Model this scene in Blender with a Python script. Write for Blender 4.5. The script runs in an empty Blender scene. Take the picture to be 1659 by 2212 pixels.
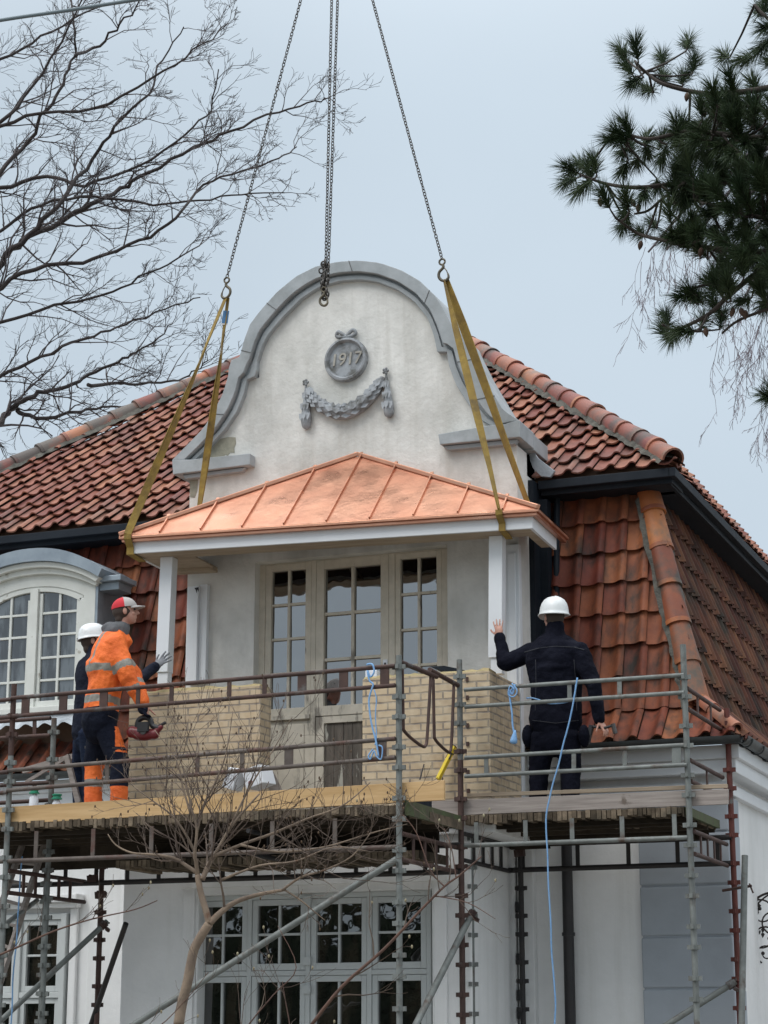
import bpy, bmesh, math, random
from mathutils import Vector, Matrix
rnd = random.Random(7)
V = Vector
sc = bpy.context.scene
col = sc.collection

# ---------------------------------------------------------------- camera
VW, VH, FP = 1659.0, 2212.0, 4400.0
TH, PI_ = math.radians(21.6), math.atan(1144/4400)
CAM = V((0, 0, 1.6))
cf = V((-math.sin(TH)*math.cos(PI_), math.cos(TH)*math.cos(PI_), math.sin(PI_)))
cr = V((math.cos(TH), math.sin(TH), 0))
cu = cr.cross(cf)
cam = bpy.data.cameras.new('camera'); co = bpy.data.objects.new('camera', cam); col.objects.link(co)
cam.sensor_fit = 'HORIZONTAL'; cam.sensor_width = 36; cam.lens = 36*FP/VW
cam.clip_start = .1; cam.clip_end = 2000
co.matrix_world = Matrix((( cr.x, cu.x, -cf.x, CAM.x), (cr.y, cu.y, -cf.y, CAM.y), (cr.z, cu.z, -cf.z, CAM.z), (0, 0, 0, 1)))
sc.camera = co
def ray(u, v): return cf*FP + cr*(u-VW/2) - cu*(v-VH/2)
def at(u, v, Y):                                   # a point of the place, measured at a real depth
    d = ray(u, v); return CAM + d*(Y/d.y)
def atz(u, v, Z):
    d = ray(u, v); return CAM + d*((Z-CAM.z)/d.z)

# ---------------------------------------------------------------- world: overcast sky
w = bpy.data.worlds.new("World"); sc.world = w; w.use_nodes = True
nt = w.node_tree; N = nt.nodes; L = nt.links; N.clear()
SUN_EL, SUN_AZ = math.radians(48), math.radians(200)
sky = N.new('ShaderNodeTexSky'); sky.sky_type = 'NISHITA'; sky.sun_disc = False
sky.sun_elevation = SUN_EL; sky.sun_rotation = SUN_AZ
tc = N.new('ShaderNodeTexCoord'); sep = N.new('ShaderNodeSeparateXYZ'); L.new(tc.outputs['Generated'], sep.inputs[0])
mr = N.new('ShaderNodeMapRange'); mr.interpolation_type = 'SMOOTHSTEP'
mr.inputs[1].default_value = .42; mr.inputs[2].default_value = 1.0; mr.inputs[3].default_value = 0; mr.inputs[4].default_value = 1
L.new(sep.outputs[2], mr.inputs[0])
mc = N.new('ShaderNodeMix'); mc.data_type = 'RGBA'
mc.inputs[6].default_value = (5.45, 6.35, 7.15, 1); mc.inputs[7].default_value = (25, 25.6, 26.2, 1)
L.new(mr.outputs[0], mc.inputs[0])
no = N.new('ShaderNodeTexNoise'); no.inputs['Scale'].default_value = 2.2; no.inputs['Detail'].default_value = 5
L.new(tc.outputs['Generated'], no.inputs['Vector'])
mr2 = N.new('ShaderNodeMapRange'); mr2.inputs[1].default_value = .3; mr2.inputs[2].default_value = .7
mr2.inputs[3].default_value = .91; mr2.inputs[4].default_value = 1.07; L.new(no.outputs[0], mr2.inputs[0])
mm = N.new('ShaderNodeMix'); mm.data_type = 'RGBA'; mm.blend_type = 'MULTIPLY'; mm.inputs[0].default_value = 1
L.new(mc.outputs[2], mm.inputs[6]); L.new(mr2.outputs[0], mm.inputs[7])
mx = N.new('ShaderNodeMix'); mx.data_type = 'RGBA'; mx.inputs[0].default_value = .93
L.new(sky.outputs[0], mx.inputs[6]); L.new(mm.outputs[2], mx.inputs[7])
bg = N.new('ShaderNodeBackground'); bg.inputs[1].default_value = .105
L.new(mx.outputs[2], bg.inputs[0]); wo = N.new('ShaderNodeOutputWorld'); L.new(bg.outputs[0], wo.inputs[0])
sl = bpy.data.lights.new('sun', 'SUN'); sl.energy = 1.1; sl.angle = math.radians(25); sl.color = (1, .97, .93)
so = bpy.data.objects.new('sun', sl); col.objects.link(so)
# direction TO the sun: from the front left, high
sd = V((-.55*math.cos(SUN_EL), -.83*math.cos(SUN_EL), math.sin(SUN_EL)))
so.rotation_euler = (-sd).to_track_quat('-Z', 'Y').to_euler(); so.location = (-20, -10, 30)
sc.view_settings.view_transform = 'Standard'; sc.view_settings.look = 'None'
sc.view_settings.exposure = 0.10; sc.view_settings.gamma = 1
sc.cycles.use_denoising = True
sc.cycles.max_bounces = 6

# ---------------------------------------------------------------- materials
MT = {}
def mat(name, c1, c2=None, scale=6, rough=.8, metal=0, bump=0, bscale=None, detail=6, stretch=(1,1,1), dirt=None, dscale=1.5, dlo=.5, dhi=.7,
        dstretch=(1,1,1), rand=0, rand_h=0, spec=.5, lo=.35, hi=.65, bdist=.01, streak=None):
    m = bpy.data.materials.new(name); m.use_nodes = True; MT[name] = m
    nt = m.node_tree; N = nt.nodes; L = nt.links; b = N['Principled BSDF']
    b.inputs['Roughness'].default_value = rough; b.inputs['Metallic'].default_value = metal
    b.inputs['Specular IOR Level'].default_value = spec
    g = N.new('ShaderNodeNewGeometry')
    def noise(sc_, st, det=detail):
        mp = N.new('ShaderNodeMapping'); mp.inputs['Scale'].default_value = st; L.new(g.outputs['Position'], mp.inputs[0])
        n = N.new('ShaderNodeTexNoise'); n.inputs['Scale'].default_value = sc_; n.inputs['Detail'].default_value = det
        n.inputs['Roughness'].default_value = .6
        L.new(mp.outputs[0], n.inputs['Vector']); return n.outputs[0]
    def rng(o, a, c, x=0, y=1):
        r = N.new('ShaderNodeMapRange'); r.inputs[1].default_value = a; r.inputs[2].default_value = c
        r.inputs[3].default_value = x; r.inputs[4].default_value = y; L.new(o, r.inputs[0]); return r.outputs[0]
    def mix(f, a, c, bt='MIX'):
        x = N.new('ShaderNodeMix'); x.data_type = 'RGBA'; x.blend_type = bt
        for s, val in ((0, f), (6, a), (7, c)):
            if hasattr(val, 'is_linked'): L.new(val, x.inputs[s])
            else: x.inputs[s].default_value = val if s == 0 else (*val, 1)
        return x.outputs[2]
    c = mix(rng(noise(scale, stretch), lo, hi), c1, c2 or c1)
    if dirt: c = mix(rng(noise(dscale, dstretch), dlo, dhi), c, dirt)
    if streak:
        c = mix(rng(noise(1.0, (5.5,5.5,.35), 5), .52, .74, 0, .5), c, streak)
    if rand:
        ri = rng(g.outputs['Random Per Island'], 0, 1, 1-rand, 1+rand)
        c = mix(1.0, c, ri, 'MULTIPLY')
    if rand_h:
        hs = N.new('ShaderNodeHueSaturation'); L.new(c, hs.inputs['Color'])
        L.new(rng(g.outputs['Random Per Island'], 0, 1, .5-rand_h, .5+rand_h), hs.inputs['Hue']); c = hs.outputs[0]
    L.new(c, b.inputs['Base Color'])
    if bump:
        bn = N.new('ShaderNodeBump'); bn.inputs['Strength'].default_value = bump; bn.inputs['Distance'].default_value = bdist
        L.new(noise(bscale or scale*3, stretch), bn.inputs['Height']); L.new(bn.outputs[0], b.inputs['Normal'])
    m['nodes'] = 1
    return m
mat('gable_plaster', (.78,.765,.725), (.60,.59,.555), 1.8, .9, bump=.5, bscale=14, dirt=(.47,.465,.43), dscale=1.15, dlo=.47, dhi=.70, dstretch=(1.3,1,.55), bdist=.02, streak=(.46,.44,.39))
mat('white_plaster', (.80,.80,.795), (.71,.715,.71), 1.4, .9, bump=.45, bscale=18, bdist=.010, streak=(.60,.60,.575))
mat('grey_quoin', (.37,.405,.445), (.32,.35,.385), 2, .85, bump=.2, bscale=30, bdist=.006)
mat('coping', (.40,.425,.44), (.31,.335,.345), 5, .8, bump=.3, bscale=30, dirt=(.24,.25,.25), dscale=3, dlo=.55, dhi=.8, bdist=.006)
mat('ornament', (.36,.38,.40), (.27,.28,.295), 9, .8, bump=.3, bscale=40, dirt=(.13,.13,.12), dscale=9, dlo=.48, dhi=.68, bdist=.006)
mat('dark_board', (.05,.04,.03), (.03,.025,.02), 9, .95, bump=.4, rand=.4, spec=.1)  # shade under the decks put into the colour of boards and bearers
mat('joint', (.12,.12,.12), None, 5, .9)
mat('tile_red', (.285,.112,.076), (.20,.080,.056), 7, .62, bump=.3, bscale=60, dirt=(.135,.10,.085), dscale=1.7, dlo=.5, dhi=.8, rand=.30, rand_h=.012, bdist=.004, spec=.25)
mat('tile_orange', (.23,.070,.034), (.15,.046,.027), 6, .6, bump=.3, bscale=60, dirt=(.035,.027,.022), dscale=3.0, dlo=.46, dhi=.70, rand=.32, rand_h=.012, bdist=.004, dstretch=(2.2,2.2,.8), spec=.22)
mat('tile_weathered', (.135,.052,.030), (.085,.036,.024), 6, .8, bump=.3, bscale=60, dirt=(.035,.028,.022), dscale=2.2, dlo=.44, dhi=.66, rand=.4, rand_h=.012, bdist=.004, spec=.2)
mat('ridge_tile', (.285,.095,.058), (.20,.085,.060), 4, .62, bump=.3, bscale=50, dirt=(.10,.082,.07), dscale=2.0, dlo=.48, dhi=.62, rand=.35, rand_h=.015, bdist=.004)
mat('hip_tile_orange', (.34,.105,.032), (.25,.075,.03), 4, .6, bump=.3, bscale=50, dirt=(.085,.065,.048), dscale=1.6, dlo=.48, dhi=.60, rand=.4, rand_h=.01, bdist=.004)
mat('mortar', (.125,.118,.10), (.06,.058,.05), 12, .95, bump=.8, bscale=30, bdist=.02)
mat('gutter_dark', (.009,.013,.019), (.014,.019,.026), 4, .6, spec=.2)
mat('zinc', (.30,.35,.39), (.22,.26,.30), 4, .45, .35, bump=.2, bscale=6)
mat('lead', (.42,.45,.48), (.30,.33,.36), 7, .5, .4, bump=.6, bscale=12, bdist=.02)
mat('paint_new', (.74,.76,.78), (.70,.72,.74), 3, .5, bump=.05)
mat('paint_old', (.66,.60,.50), (.56,.51,.42), 9, .75, bump=.4, bscale=30, dirt=(.24,.215,.18), dscale=6, dlo=.60, dhi=.68, bdist=.004, dstretch=(1,1,.35))
mat('paint_cream', (.66,.67,.63), (.60,.61,.57), 6, .7, bump=.25, bscale=26, dirt=(.38,.36,.31), dscale=9, dlo=.63, dhi=.70, bdist=.003)
mat('paint_window', (.50,.525,.52), (.46,.485,.48), 4, .6)
mat('rotten_panel', (.17,.145,.12), (.09,.078,.066), 10, .9, bump=.5, dirt=(.46,.44,.38), dscale=5, dlo=.56, dhi=.60, stretch=(3,3,.4), dstretch=(2.2,2.2,.5), bscale=20)
mat('wood_new', (.60,.40,.20), (.48,.30,.13), 3, .7, bump=.15, stretch=(.6,3,9), detail=8, dirt=(.30,.15,.05), dscale=5, dlo=.72, dhi=.8)
mat('wood_grey', (.36,.315,.285), (.25,.215,.195), 4, .85, bump=.3, stretch=(.5,3,9), dirt=(.14,.11,.09), dscale=5, dlo=.68, dhi=.75)
mat('wood_raw', (.42,.34,.25), (.32,.25,.18), 4, .8, bump=.2, stretch=(.6,4,8))
mat('wood_dark', (.13,.075,.045), (.09,.05,.03), 5, .8, bump=.2)
mat('deck_wood', (.19,.148,.105), (.085,.066,.047), 9, .95, spec=.2, bump=.5, dirt=(.07,.06,.045), dscale=4, dlo=.48, dhi=.68, rand=.6, bdist=.01)
mat('moss_wood', (.075,.10,.04), (.07,.065,.04), 8, .9, bump=.4)
mat('galvanised', (.21,.225,.215), (.135,.145,.138), 8, .6, .25, bump=.3, bscale=40, dirt=(.09,.06,.045), dscale=5, dlo=.55, dhi=.70, bdist=.004)
mat('rust', (.080,.042,.033), (.048,.027,.023), 9, .7, .1, bump=.4, bscale=40, dirt=(.13,.13,.125), dscale=4, dlo=.60, dhi=.72, bdist=.004)
mat('rust_red', (.125,.030,.022), (.085,.026,.02), 7, .65, .1, bump=.3, bscale=40, dirt=(.12,.12,.115), dscale=4, dlo=.66, dhi=.72, bdist=.004)
mat('steel_brown', (.125,.105,.09), (.07,.052,.045), 8, .65, .1, bump=.3, bscale=40, dirt=(.085,.038,.028), dscale=5, dlo=.52, dhi=.66, bdist=.004)
mat('black_steel', (.018,.017,.018), (.03,.025,.024), 9, .6, .1, bump=.3, bscale=40)
mat('chain_steel', (.11,.105,.10), (.07,.062,.055), 12, .45, .7, bump=.2, rand=.3)
mat('hook_steel', (.14,.12,.085), (.09,.08,.06), 10, .5, .6)
mat('sling', (.32,.215,.045), (.20,.13,.035), 8, .85, bump=.6, bscale=60, dirt=(.10,.08,.05), dscale=3, dlo=.58, dhi=.72, bdist=.006)
mat('blue_label', (.10,.25,.48), None, 4, .5)
mat('white_plain', (.75,.77,.80), (.70,.72,.76), 5, .6)
mat('helmet_white', (.72,.74,.74), (.66,.68,.68), 5, .35, dirt=(.52,.53,.52), dscale=14, dlo=.6, dhi=.75)
mat('blue_rope', (.16,.34,.62), (.24,.42,.66), 30, .8, bump=.8, bscale=200, bdist=.003)
mat('yellow_level', (.80,.58,.02), None, 4, .45)
mat('black_plain', (.02,.02,.022), None, 4, .6)
mat('green_plastic', (.03,.30,.17), None, 4, .4)
mat('pipe_black', (.02,.019,.021), (.028,.025,.026), 6, .5)
mat('bark_dark', (.050,.040,.038), (.028,.023,.023), 12, .9, bump=.5)
mat('twig_dark', (.10,.085,.085), (.040,.033,.036), 6, .9)
mat('twig_birch', (.20,.17,.19), (.13,.11,.125), 6, .9)
mat('bark_shrub', (.235,.175,.125), (.135,.10,.075), 10, .85, bump=.4, dirt=(.12,.06,.035), dscale=7, dlo=.62, dhi=.7)
mat('twig_shrub', (.13,.095,.07), (.075,.052,.042), 8, .9)
mat('stem_red', (.12,.062,.042), (.08,.045,.035), 8, .8)
mat('bud', (.30,.27,.17), (.19,.15,.09), 20, .8)
mat('dead_leaf', (.10,.06,.03), (.06,.035,.02), 20, .8)
mat('needle', (.020,.040,.018), (.052,.076,.032), 5, .6, rand=.3, spec=.25)
mat('pine_bark', (.045,.035,.028), (.03,.022,.018), 9, .9)
mat('cone', (.085,.045,.028), (.05,.028,.018), 14, .8)
mat('grass', (.05,.085,.03), (.07,.08,.035), 3, .95, bump=.5)
mat('reflection_belt', (.03,.045,.022), (.02,.03,.016), 2, .95, bump=.6)
mat('iron', (.02,.018,.018), (.04,.028,.024), 12, .5, .4)
mat('orange_fabric', (.88,.175,.022), (.76,.13,.018), 6, .7, bump=.8, bscale=9, bdist=.035)
mat('reflex', (.26,.25,.215), (.20,.19,.165), 30, .45, bump=.5, bscale=12, bdist=.02)
mat('navy_fabric', (.008,.010,.020), (.015,.018,.030), 5, .9, spec=.12, bump=.8, bscale=10, bdist=.03)
mat('black_fabric', (.0035,.004,.009), (.009,.010,.018), 5, .9, spec=.10, bump=.9, bscale=9, bdist=.035)
mat('jeans', (.014,.021,.045), (.022,.032,.060), 6, .9, spec=.12, bump=.7, bscale=12, bdist=.03)
mat('grey_fabric', (.12,.125,.13), (.09,.09,.10), 6, .9, bump=.7, bscale=14, bdist=.02)
mat('cap_red', (.55,.02,.03), (.47,.018,.03), 6, .8)
mat('cap_grey', (.42,.40,.38), (.36,.34,.33), 6, .85)
mat('skin', (.50,.27,.20), (.42,.215,.16), 12, .55, bump=.1)
mat('hair', (.05,.035,.028), None, 6, .9)
mat('glove_grey', (.22,.23,.25), (.14,.145,.16), 14, .7, bump=.5, bscale=30, bdist=.005)
mat('tool_red', (.17,.015,.02), (.12,.012,.016), 6, .4)
mat('cable', (.12,.16,.18), None, 6, .6)
mat('dark_inside', (.008,.008,.009), None, 3, .9)

def brick_mat():
    m = bpy.data.materials.new('yellow_brick'); m.use_nodes = True; MT['yellow_brick'] = m
    nt = m.node_tree; N = nt.nodes; L = nt.links; b = N['Principled BSDF']; b.inputs['Roughness'].default_value = .9
    g = N.new('ShaderNodeNewGeometry'); s = N.new('ShaderNodeSeparateXYZ'); L.new(g.outputs['Position'], s.inputs[0])
    ad = N.new('ShaderNodeMath'); L.new(s.outputs[0], ad.inputs[0]); L.new(s.outputs[1], ad.inputs[1])
    nz = N.new('ShaderNodeTexNoise'); nz.inputs['Scale'].default_value = 9; L.new(g.outputs['Position'], nz.inputs['Vector'])
    wob = N.new('ShaderNodeMath'); wob.operation = 'MULTIPLY_ADD'; wob.inputs[1].default_value = .012
    L.new(nz.outputs[0], wob.inputs[0]); L.new(s.outputs[2], wob.inputs[2])
    cb = N.new('ShaderNodeCombineXYZ'); L.new(ad.outputs[0], cb.inputs[0]); L.new(wob.outputs[0], cb.inputs[1])
    br = N.new('ShaderNodeTexBrick'); L.new(cb.outputs[0], br.inputs['Vector'])
    br.inputs['Scale'].default_value = 1; br.inputs['Brick Width'].default_value = .205; br.inputs['Row Height'].default_value = .0667
    br.inputs['Mortar Size'].default_value = .0085; br.inputs['Mortar Smooth'].default_value = .3
    br.inputs['Color1'].default_value = (.57,.44,.285,1); br.inputs['Color2'].default_value = (.43,.325,.215,1)
    br.inputs['Mortar'].default_value = (.235,.20,.17,1)
    n = N.new('ShaderNodeTexNoise'); n.inputs['Scale'].default_value = 11; n.inputs['Detail'].default_value = 7; L.new(g.outputs['Position'], n.inputs['Vector'])
    r = N.new('ShaderNodeMapRange'); r.inputs[1].default_value = .35; r.inputs[2].default_value = .7; r.inputs[3].default_value = .0; r.inputs[4].default_value = .6
    L.new(n.outputs[0], r.inputs[0])
    x = N.new('ShaderNodeMix'); x.data_type = 'RGBA'; x.inputs[7].default_value = (.66,.55,.39,1); L.new(r.outputs[0], x.inputs[0]); L.new(br.outputs[0], x.inputs[6])
    L.new(x.outputs[2], b.inputs['Base Color'])
    bp = N.new('ShaderNodeBump'); bp.invert = True; bp.inputs['Strength'].default_value = .9; bp.inputs['Distance'].default_value = .008
    L.new(br.outputs['Fac'], bp.inputs['Height'])
    bp2 = N.new('ShaderNodeBump'); bp2.inputs['Strength'].default_value = .5; bp2.inputs['Distance'].default_value = .01
    L.new(n.outputs[0], bp2.inputs['Height']); L.new(bp.outputs[0], bp2.inputs['Normal']); L.new(bp2.outputs[0], b.inputs['Normal'])
brick_mat()
def copper_mat():
    m = mat('copper', (.64,.335,.22), (.56,.27,.175), 2.6, .34, .82, bump=.5, bscale=3.2, dirt=(.47,.235,.15), dscale=2.0, dlo=.54, dhi=.80, bdist=.03)
    N = m.node_tree.nodes; L = m.node_tree.links; b = N['Principled BSDF']; g = N.new('ShaderNodeNewGeometry')
    n = N.new('ShaderNodeTexNoise'); n.inputs['Scale'].default_value = 3.5; n.inputs['Detail'].default_value = 8; L.new(g.outputs['Position'], n.inputs['Vector'])
    r = N.new('ShaderNodeMapRange'); r.inputs[1].default_value = .35; r.inputs[2].default_value = .68; r.inputs[3].default_value = .26; r.inputs[4].default_value = .52
    L.new(n.outputs[0], r.inputs[0]); L.new(r.outputs[0], b.inputs['Roughness'])
copper_mat()
def glass_mat(name, refl, base, curtain=None):
    m = bpy.data.materials.new(name); m.use_nodes = True; MT[name] = m
    nt = m.node_tree; N = nt.nodes; L = nt.links; b = N['Principled BSDF']
    g = N.new('ShaderNodeNewGeometry')
    n = N.new('ShaderNodeTexNoise'); n.inputs['Scale'].default_value = 3; n.inputs['Detail'].default_value = 4
    mp = N.new('ShaderNodeMapping'); mp.inputs['Scale'].default_value = (3,1,.6); L.new(g.outputs['Position'], mp.inputs[0]); L.new(mp.outputs[0], n.inputs['Vector'])
    x = N.new('ShaderNodeMix'); x.data_type = 'RGBA'; x.inputs[6].default_value = (*base, 1); x.inputs[7].default_value = (*(curtain or base), 1)
    r = N.new('ShaderNodeMapRange'); r.inputs[1].default_value = .45; r.inputs[2].default_value = .6; L.new(n.outputs[0], r.inputs[0]); L.new(r.outputs[0], x.inputs[0])
    L.new(x.outputs[2], b.inputs['Base Color']); b.inputs['Roughness'].default_value = .6; b.inputs['Specular IOR Level'].default_value = 0
    gl = N.new('ShaderNodeBsdfGlossy'); gl.inputs['Roughness'].default_value = .02
    n2 = N.new('ShaderNodeTexNoise'); n2.inputs['Scale'].default_value = 2.5; L.new(g.outputs['Position'], n2.inputs['Vector'])
    bp = N.new('ShaderNodeBump'); bp.inputs['Strength'].default_value = .5; bp.inputs['Distance'].default_value = .02; L.new(n2.outputs[0], bp.inputs['Height'])
    L.new(bp.outputs[0], gl.inputs['Normal'])
    ms = N.new('ShaderNodeMixShader'); ms.inputs[0].default_value = refl
    L.new(b.outputs[0], ms.inputs[1]); L.new(gl.outputs[0], ms.inputs[2]); L.new(ms.outputs[0], N['Material Output'].inputs['Surface'])
glass_mat('glass_door', .38, (.004,.004,.005), (.008,.008,.01))
glass_mat('glass_dormer', .16, (.012,.014,.016), (.10,.115,.125))
glass_mat('glass_low', .20, (.006,.006,.006), (.030,.024,.018))

# ---------------------------------------------------------------- mesh builder
OFF = {}
class MB:
    def __init__(s): s.v = []; s.f = []; s.m = []
    def add(s, vs, fs, m=0):
        o = len(s.v); s.v += [V(p) for p in vs]
        for f in fs: s.f.append([i+o for i in f]); s.m.append(m)
    def box(s, x0, x1, y0, y1, z0, z1, m=0):
        s.add([(x0,y0,z0),(x1,y0,z0),(x1,y1,z0),(x0,y1,z0),(x0,y0,z1),(x1,y0,z1),(x1,y1,z1),(x0,y1,z1)],
              [(0,3,2,1),(4,5,6,7),(0,1,5,4),(1,2,6,5),(2,3,7,6),(3,0,4,7)], m)
    def beam(s, p, q, wd, ht, up=V((0,0,1)), m=0):
        p, q = V(p), V(q); d = (q-p).normalized(); a = d.cross(up).normalized(); b = a.cross(d).normalized()
        a = a*wd/2; b = b*ht/2
        s.add([p-a-b, p+a-b, p+a+b, p-a+b, q-a-b, q+a-b, q+a+b, q-a+b],
              [(0,3,2,1),(4,5,6,7),(0,1,5,4),(1,2,6,5),(2,3,7,6),(3,0,4,7)], m)
    def tube(s, pts, r, n=8, m=0, caps=True):
        pts = [V(p) for p in pts]; k = len(pts)
        rs = r if isinstance(r, (list, tuple)) else [r]*k
        o = len(s.v); ref = None
        for i, p in enumerate(pts):
            d = (pts[min(i+1, k-1)] - pts[max(i-1, 0)])
            if d.length < 1e-9: d = V((0,0,1))
            d.normalize()
            if ref is None: ref = d.orthogonal().normalized()
            ref = (ref - d*ref.dot(d))
            if ref.length < 1e-6: ref = d.orthogonal()
            ref.normalize(); b = d.cross(ref)
            for j in range(n):
                a = 2*math.pi*j/n; s.v.append(p + ref*(math.cos(a)*rs[i]) + b*(math.sin(a)*rs[i]))
        for i in range(k-1):
            for j in range(n):
                j2 = (j+1) % n; s.f.append([o+i*n+j, o+i*n+j2, o+(i+1)*n+j2, o+(i+1)*n+j]); s.m.append(m)
        if caps and n > 3:
            s.f.append([o+j for j in range(n)][::-1]); s.m.append(m)
            s.f.append([o+(k-1)*n+j for j in range(n)]); s.m.append(m)
    def prism(s, poly, y0, y1, m=0):                 # poly = (x, z) outline, extruded along y
        n = len(poly); s.add([(x, y0, z) for x, z in poly] + [(x, y1, z) for x, z in poly],
            [list(range(n)), list(range(n, 2*n))[::-1]] + [[(i+1) % n, i, i+n, (i+1) % n+n] for i in range(n)], m)
    def lathe(s, prof, c, ax=V((0,0,1)), n=16, m=0):
        c = V(c); ax = V(ax).normalized(); a = ax.orthogonal().normalized(); b = ax.cross(a); o = len(s.v); k = len(prof)
        for r, h in prof:
            for j in range(n):
                t = 2*math.pi*j/n; s.v.append(c + ax*h + a*(r*math.cos(t)) + b*(r*math.sin(t)))
        for i in range(k-1):
            for j in range(n):
                j2 = (j+1) % n; s.f.append([o+i*n+j, o+i*n+j2, o+(i+1)*n+j2, o+(i+1)*n+j]); s.m.append(m)
        s.f.append([o+j for j in range(n)][::-1]); s.m.append(m); s.f.append([o+(k-1)*n+j for j in range(n)]); s.m.append(m)
    def ell(s, c, r, rot=None, n=12, k=8, m=0):
        c = V(c); rot = rot or Matrix.Identity(3); o = len(s.v)
        for i in range(k+1):
            ph = math.pi*i/k
            for j in range(n):
                t = 2*math.pi*j/n
                s.v.append(c + rot @ V((r[0]*math.sin(ph)*math.cos(t), r[1]*math.sin(ph)*math.sin(t), r[2]*math.cos(ph))))
        for i in range(k):
            for j in range(n):
                j2 = (j+1) % n; s.f.append([o+(i+1)*n+j, o+(i+1)*n+j2, o+i*n+j2, o+i*n+j]); s.m.append(m)
    def capsule(s, p, r0, q, r1, n=14, sq=1.0, side=None):  # tapered limb piece with round ends
        p, q = V(p), V(q); d = q-p; Ln = d.length; d.normalize()
        a = (side - d*side.dot(d)).normalized() if side else d.orthogonal().normalized(); b = d.cross(a); o = len(s.v); rings = []
        for i in range(5): t = math.pi/2*(1-i/5); rings.append((p - d*(r0*math.sin(t)), r0*math.cos(t)))
        for i in range(6): t = math.pi/2*(i/5); rings.append((q + d*(r1*math.sin(t)), r1*math.cos(t)))
        for c, r in rings:
            for j in range(n):
                t = 2*math.pi*j/n; s.v.append(c + a*(r*math.cos(t)) + b*(r*sq*math.sin(t)))
        for i in range(len(rings)-1):
            for j in range(n):
                j2 = (j+1) % n; s.f.append([o+i*n+j, o+i*n+j2, o+(i+1)*n+j2, o+(i+1)*n+j]); s.m.append(0)
    def mesh(s, name, off=V((0,0,0)), weld=False):
        me = bpy.data.meshes.new(name); me.from_pydata([p-off for p in s.v], [], s.f); me.update()
        me.polygons.foreach_set('material_index', s.m)
        bm = bmesh.new(); bm.from_mesh(me)
        if weld: bmesh.ops.remove_doubles(bm, verts=bm.verts, dist=1e-5)
        bmesh.ops.recalc_face_normals(bm, faces=bm.faces); bm.to_mesh(me); bm.free()
        return me
    def build(s, name, mats, parent=None, smooth=False, local=False, bevel=0, weld=False, cut=None):
        off = V((0,0,0)) if (local or parent is None) else OFF.get(parent.name, V((0,0,0)))
        me = s.mesh(name, off, weld)
        for m in (mats if isinstance(mats, (list, tuple)) else [mats]): me.materials.append(MT[m])
        o = bpy.data.objects.new(name, me); col.objects.link(o)
        if parent: o.parent = parent
        OFF[o.name] = off
        if smooth:
            me.polygons.foreach_set('use_smooth', [True]*len(me.polygons))
            if smooth != 'all':
                bm = bmesh.new(); bm.from_mesh(me)
                for e in bm.edges:
                    if len(e.link_faces) == 2 and e.calc_face_angle(0) > .7: e.smooth = False
                bm.to_mesh(me); bm.free()
        if bevel:
            b = o.modifiers.new('bevel', 'BEVEL'); b.width = bevel; b.segments = 2; b.limit_method = 'ANGLE'
        return o
def tag(o, label=None, cat=None, group=None, kind=None):
    for k, val in (('label', label), ('category', cat), ('group', group), ('kind', kind)):
        if val: o[k] = val
    return o
def thing(name, label, cat, loc, group=None):
    o = bpy.data.objects.new(name, None); o.empty_display_size = .2; col.objects.link(o); o.location = loc
    OFF[o.name] = V(loc); return tag(o, label, cat, group)
def lerp(a, b, t): return a + (b-a)*t
def path_at(pts, t):
    ls = [(pts[i+1]-pts[i]).length for i in range(len(pts)-1)]; d = t*sum(ls)
    for i, l in enumerate(ls):
        if d <= l: return pts[i].lerp(pts[i+1], d/l)
        d -= l
    return pts[-1].copy()
def smooth_path(pts, n=4):
    out = []; k = len(pts)
    for i in range(k-1):
        p0, p1, p2, p3 = pts[max(i-1,0)], pts[i], pts[i+1], pts[min(i+2,k-1)]
        for j in range(n):
            t = j/n; out.append(.5*((2*p1) + (p2-p0)*t + (2*p0-5*p1+4*p2-p3)*t*t + (3*p1-p0-3*p2+p3)*t**3))
    out.append(pts[-1].copy()); return out

# ---------------------------------------------------------------- ground
g = MB(); g.add([(-400,-400,0),(400,-400,0),(400,400,0),(-400,400,0)], [(0,1,2,3)])
mat('gravel', (.25,.235,.21), (.17,.16,.14), 3, .95, bump=.5)  # unseen ground, made pale so it bounces light up onto the villa
tag(g.build('ground', 'gravel'), 'pale gravel ground out of view, chosen to bounce light up', None, None, 'structure')
# ================================================================ THE HOUSE
Yb, Yg, Ymw, Yf = 16.4, 17.35, 17.7, 17.52
house = thing('villa', 'white plastered villa with red pantile mansard roof and curved gable', 'house', (-7.5, 17.7, 0))
XWR, XWL = -3.82, -13.75           # outer faces of the main walls
ZG = 4.12                          # lower gutter
XE, YE, ZE = -4.21, 17.85, 6.76    # upper roof eave corner
TB = .824
XEL = -13.55
XM, YM = -4.53, 18.2               # top of the mansard
ZM = 6.62; XK, YK, ZK = -4.03, 17.72, 4.50; XG_, YG_, ZGT = -3.62, 17.42, 4.16
gl, gr = at(404, 1300, Yg).x, at(1122, 1300, Yg).x
HALF = (XE-XEL)/2; XC = (XE+XEL)/2
# --- main walls
m = MB()
m.box(XWL, XWR, Ymw, Ymw+9.3, 0, 3.98)
walls = m.build('wall', 'white_plaster', house)
# cornice (white frieze under the gutter)
m = MB()
def ring(mb, e0, z0, z1):          # a moulding running round front and right side
    mb.box(XWL-e0, XWR+e0, Ymw-e0, Ymw+9.3, z0, z1)
ring(m, .06, 3.70, 3.80); ring(m, .16, 3.86, 3.98); ring(m, .20, 3.98, 4.10)
m.build('cornice', 'paint_new', house, bevel=.008)
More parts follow.
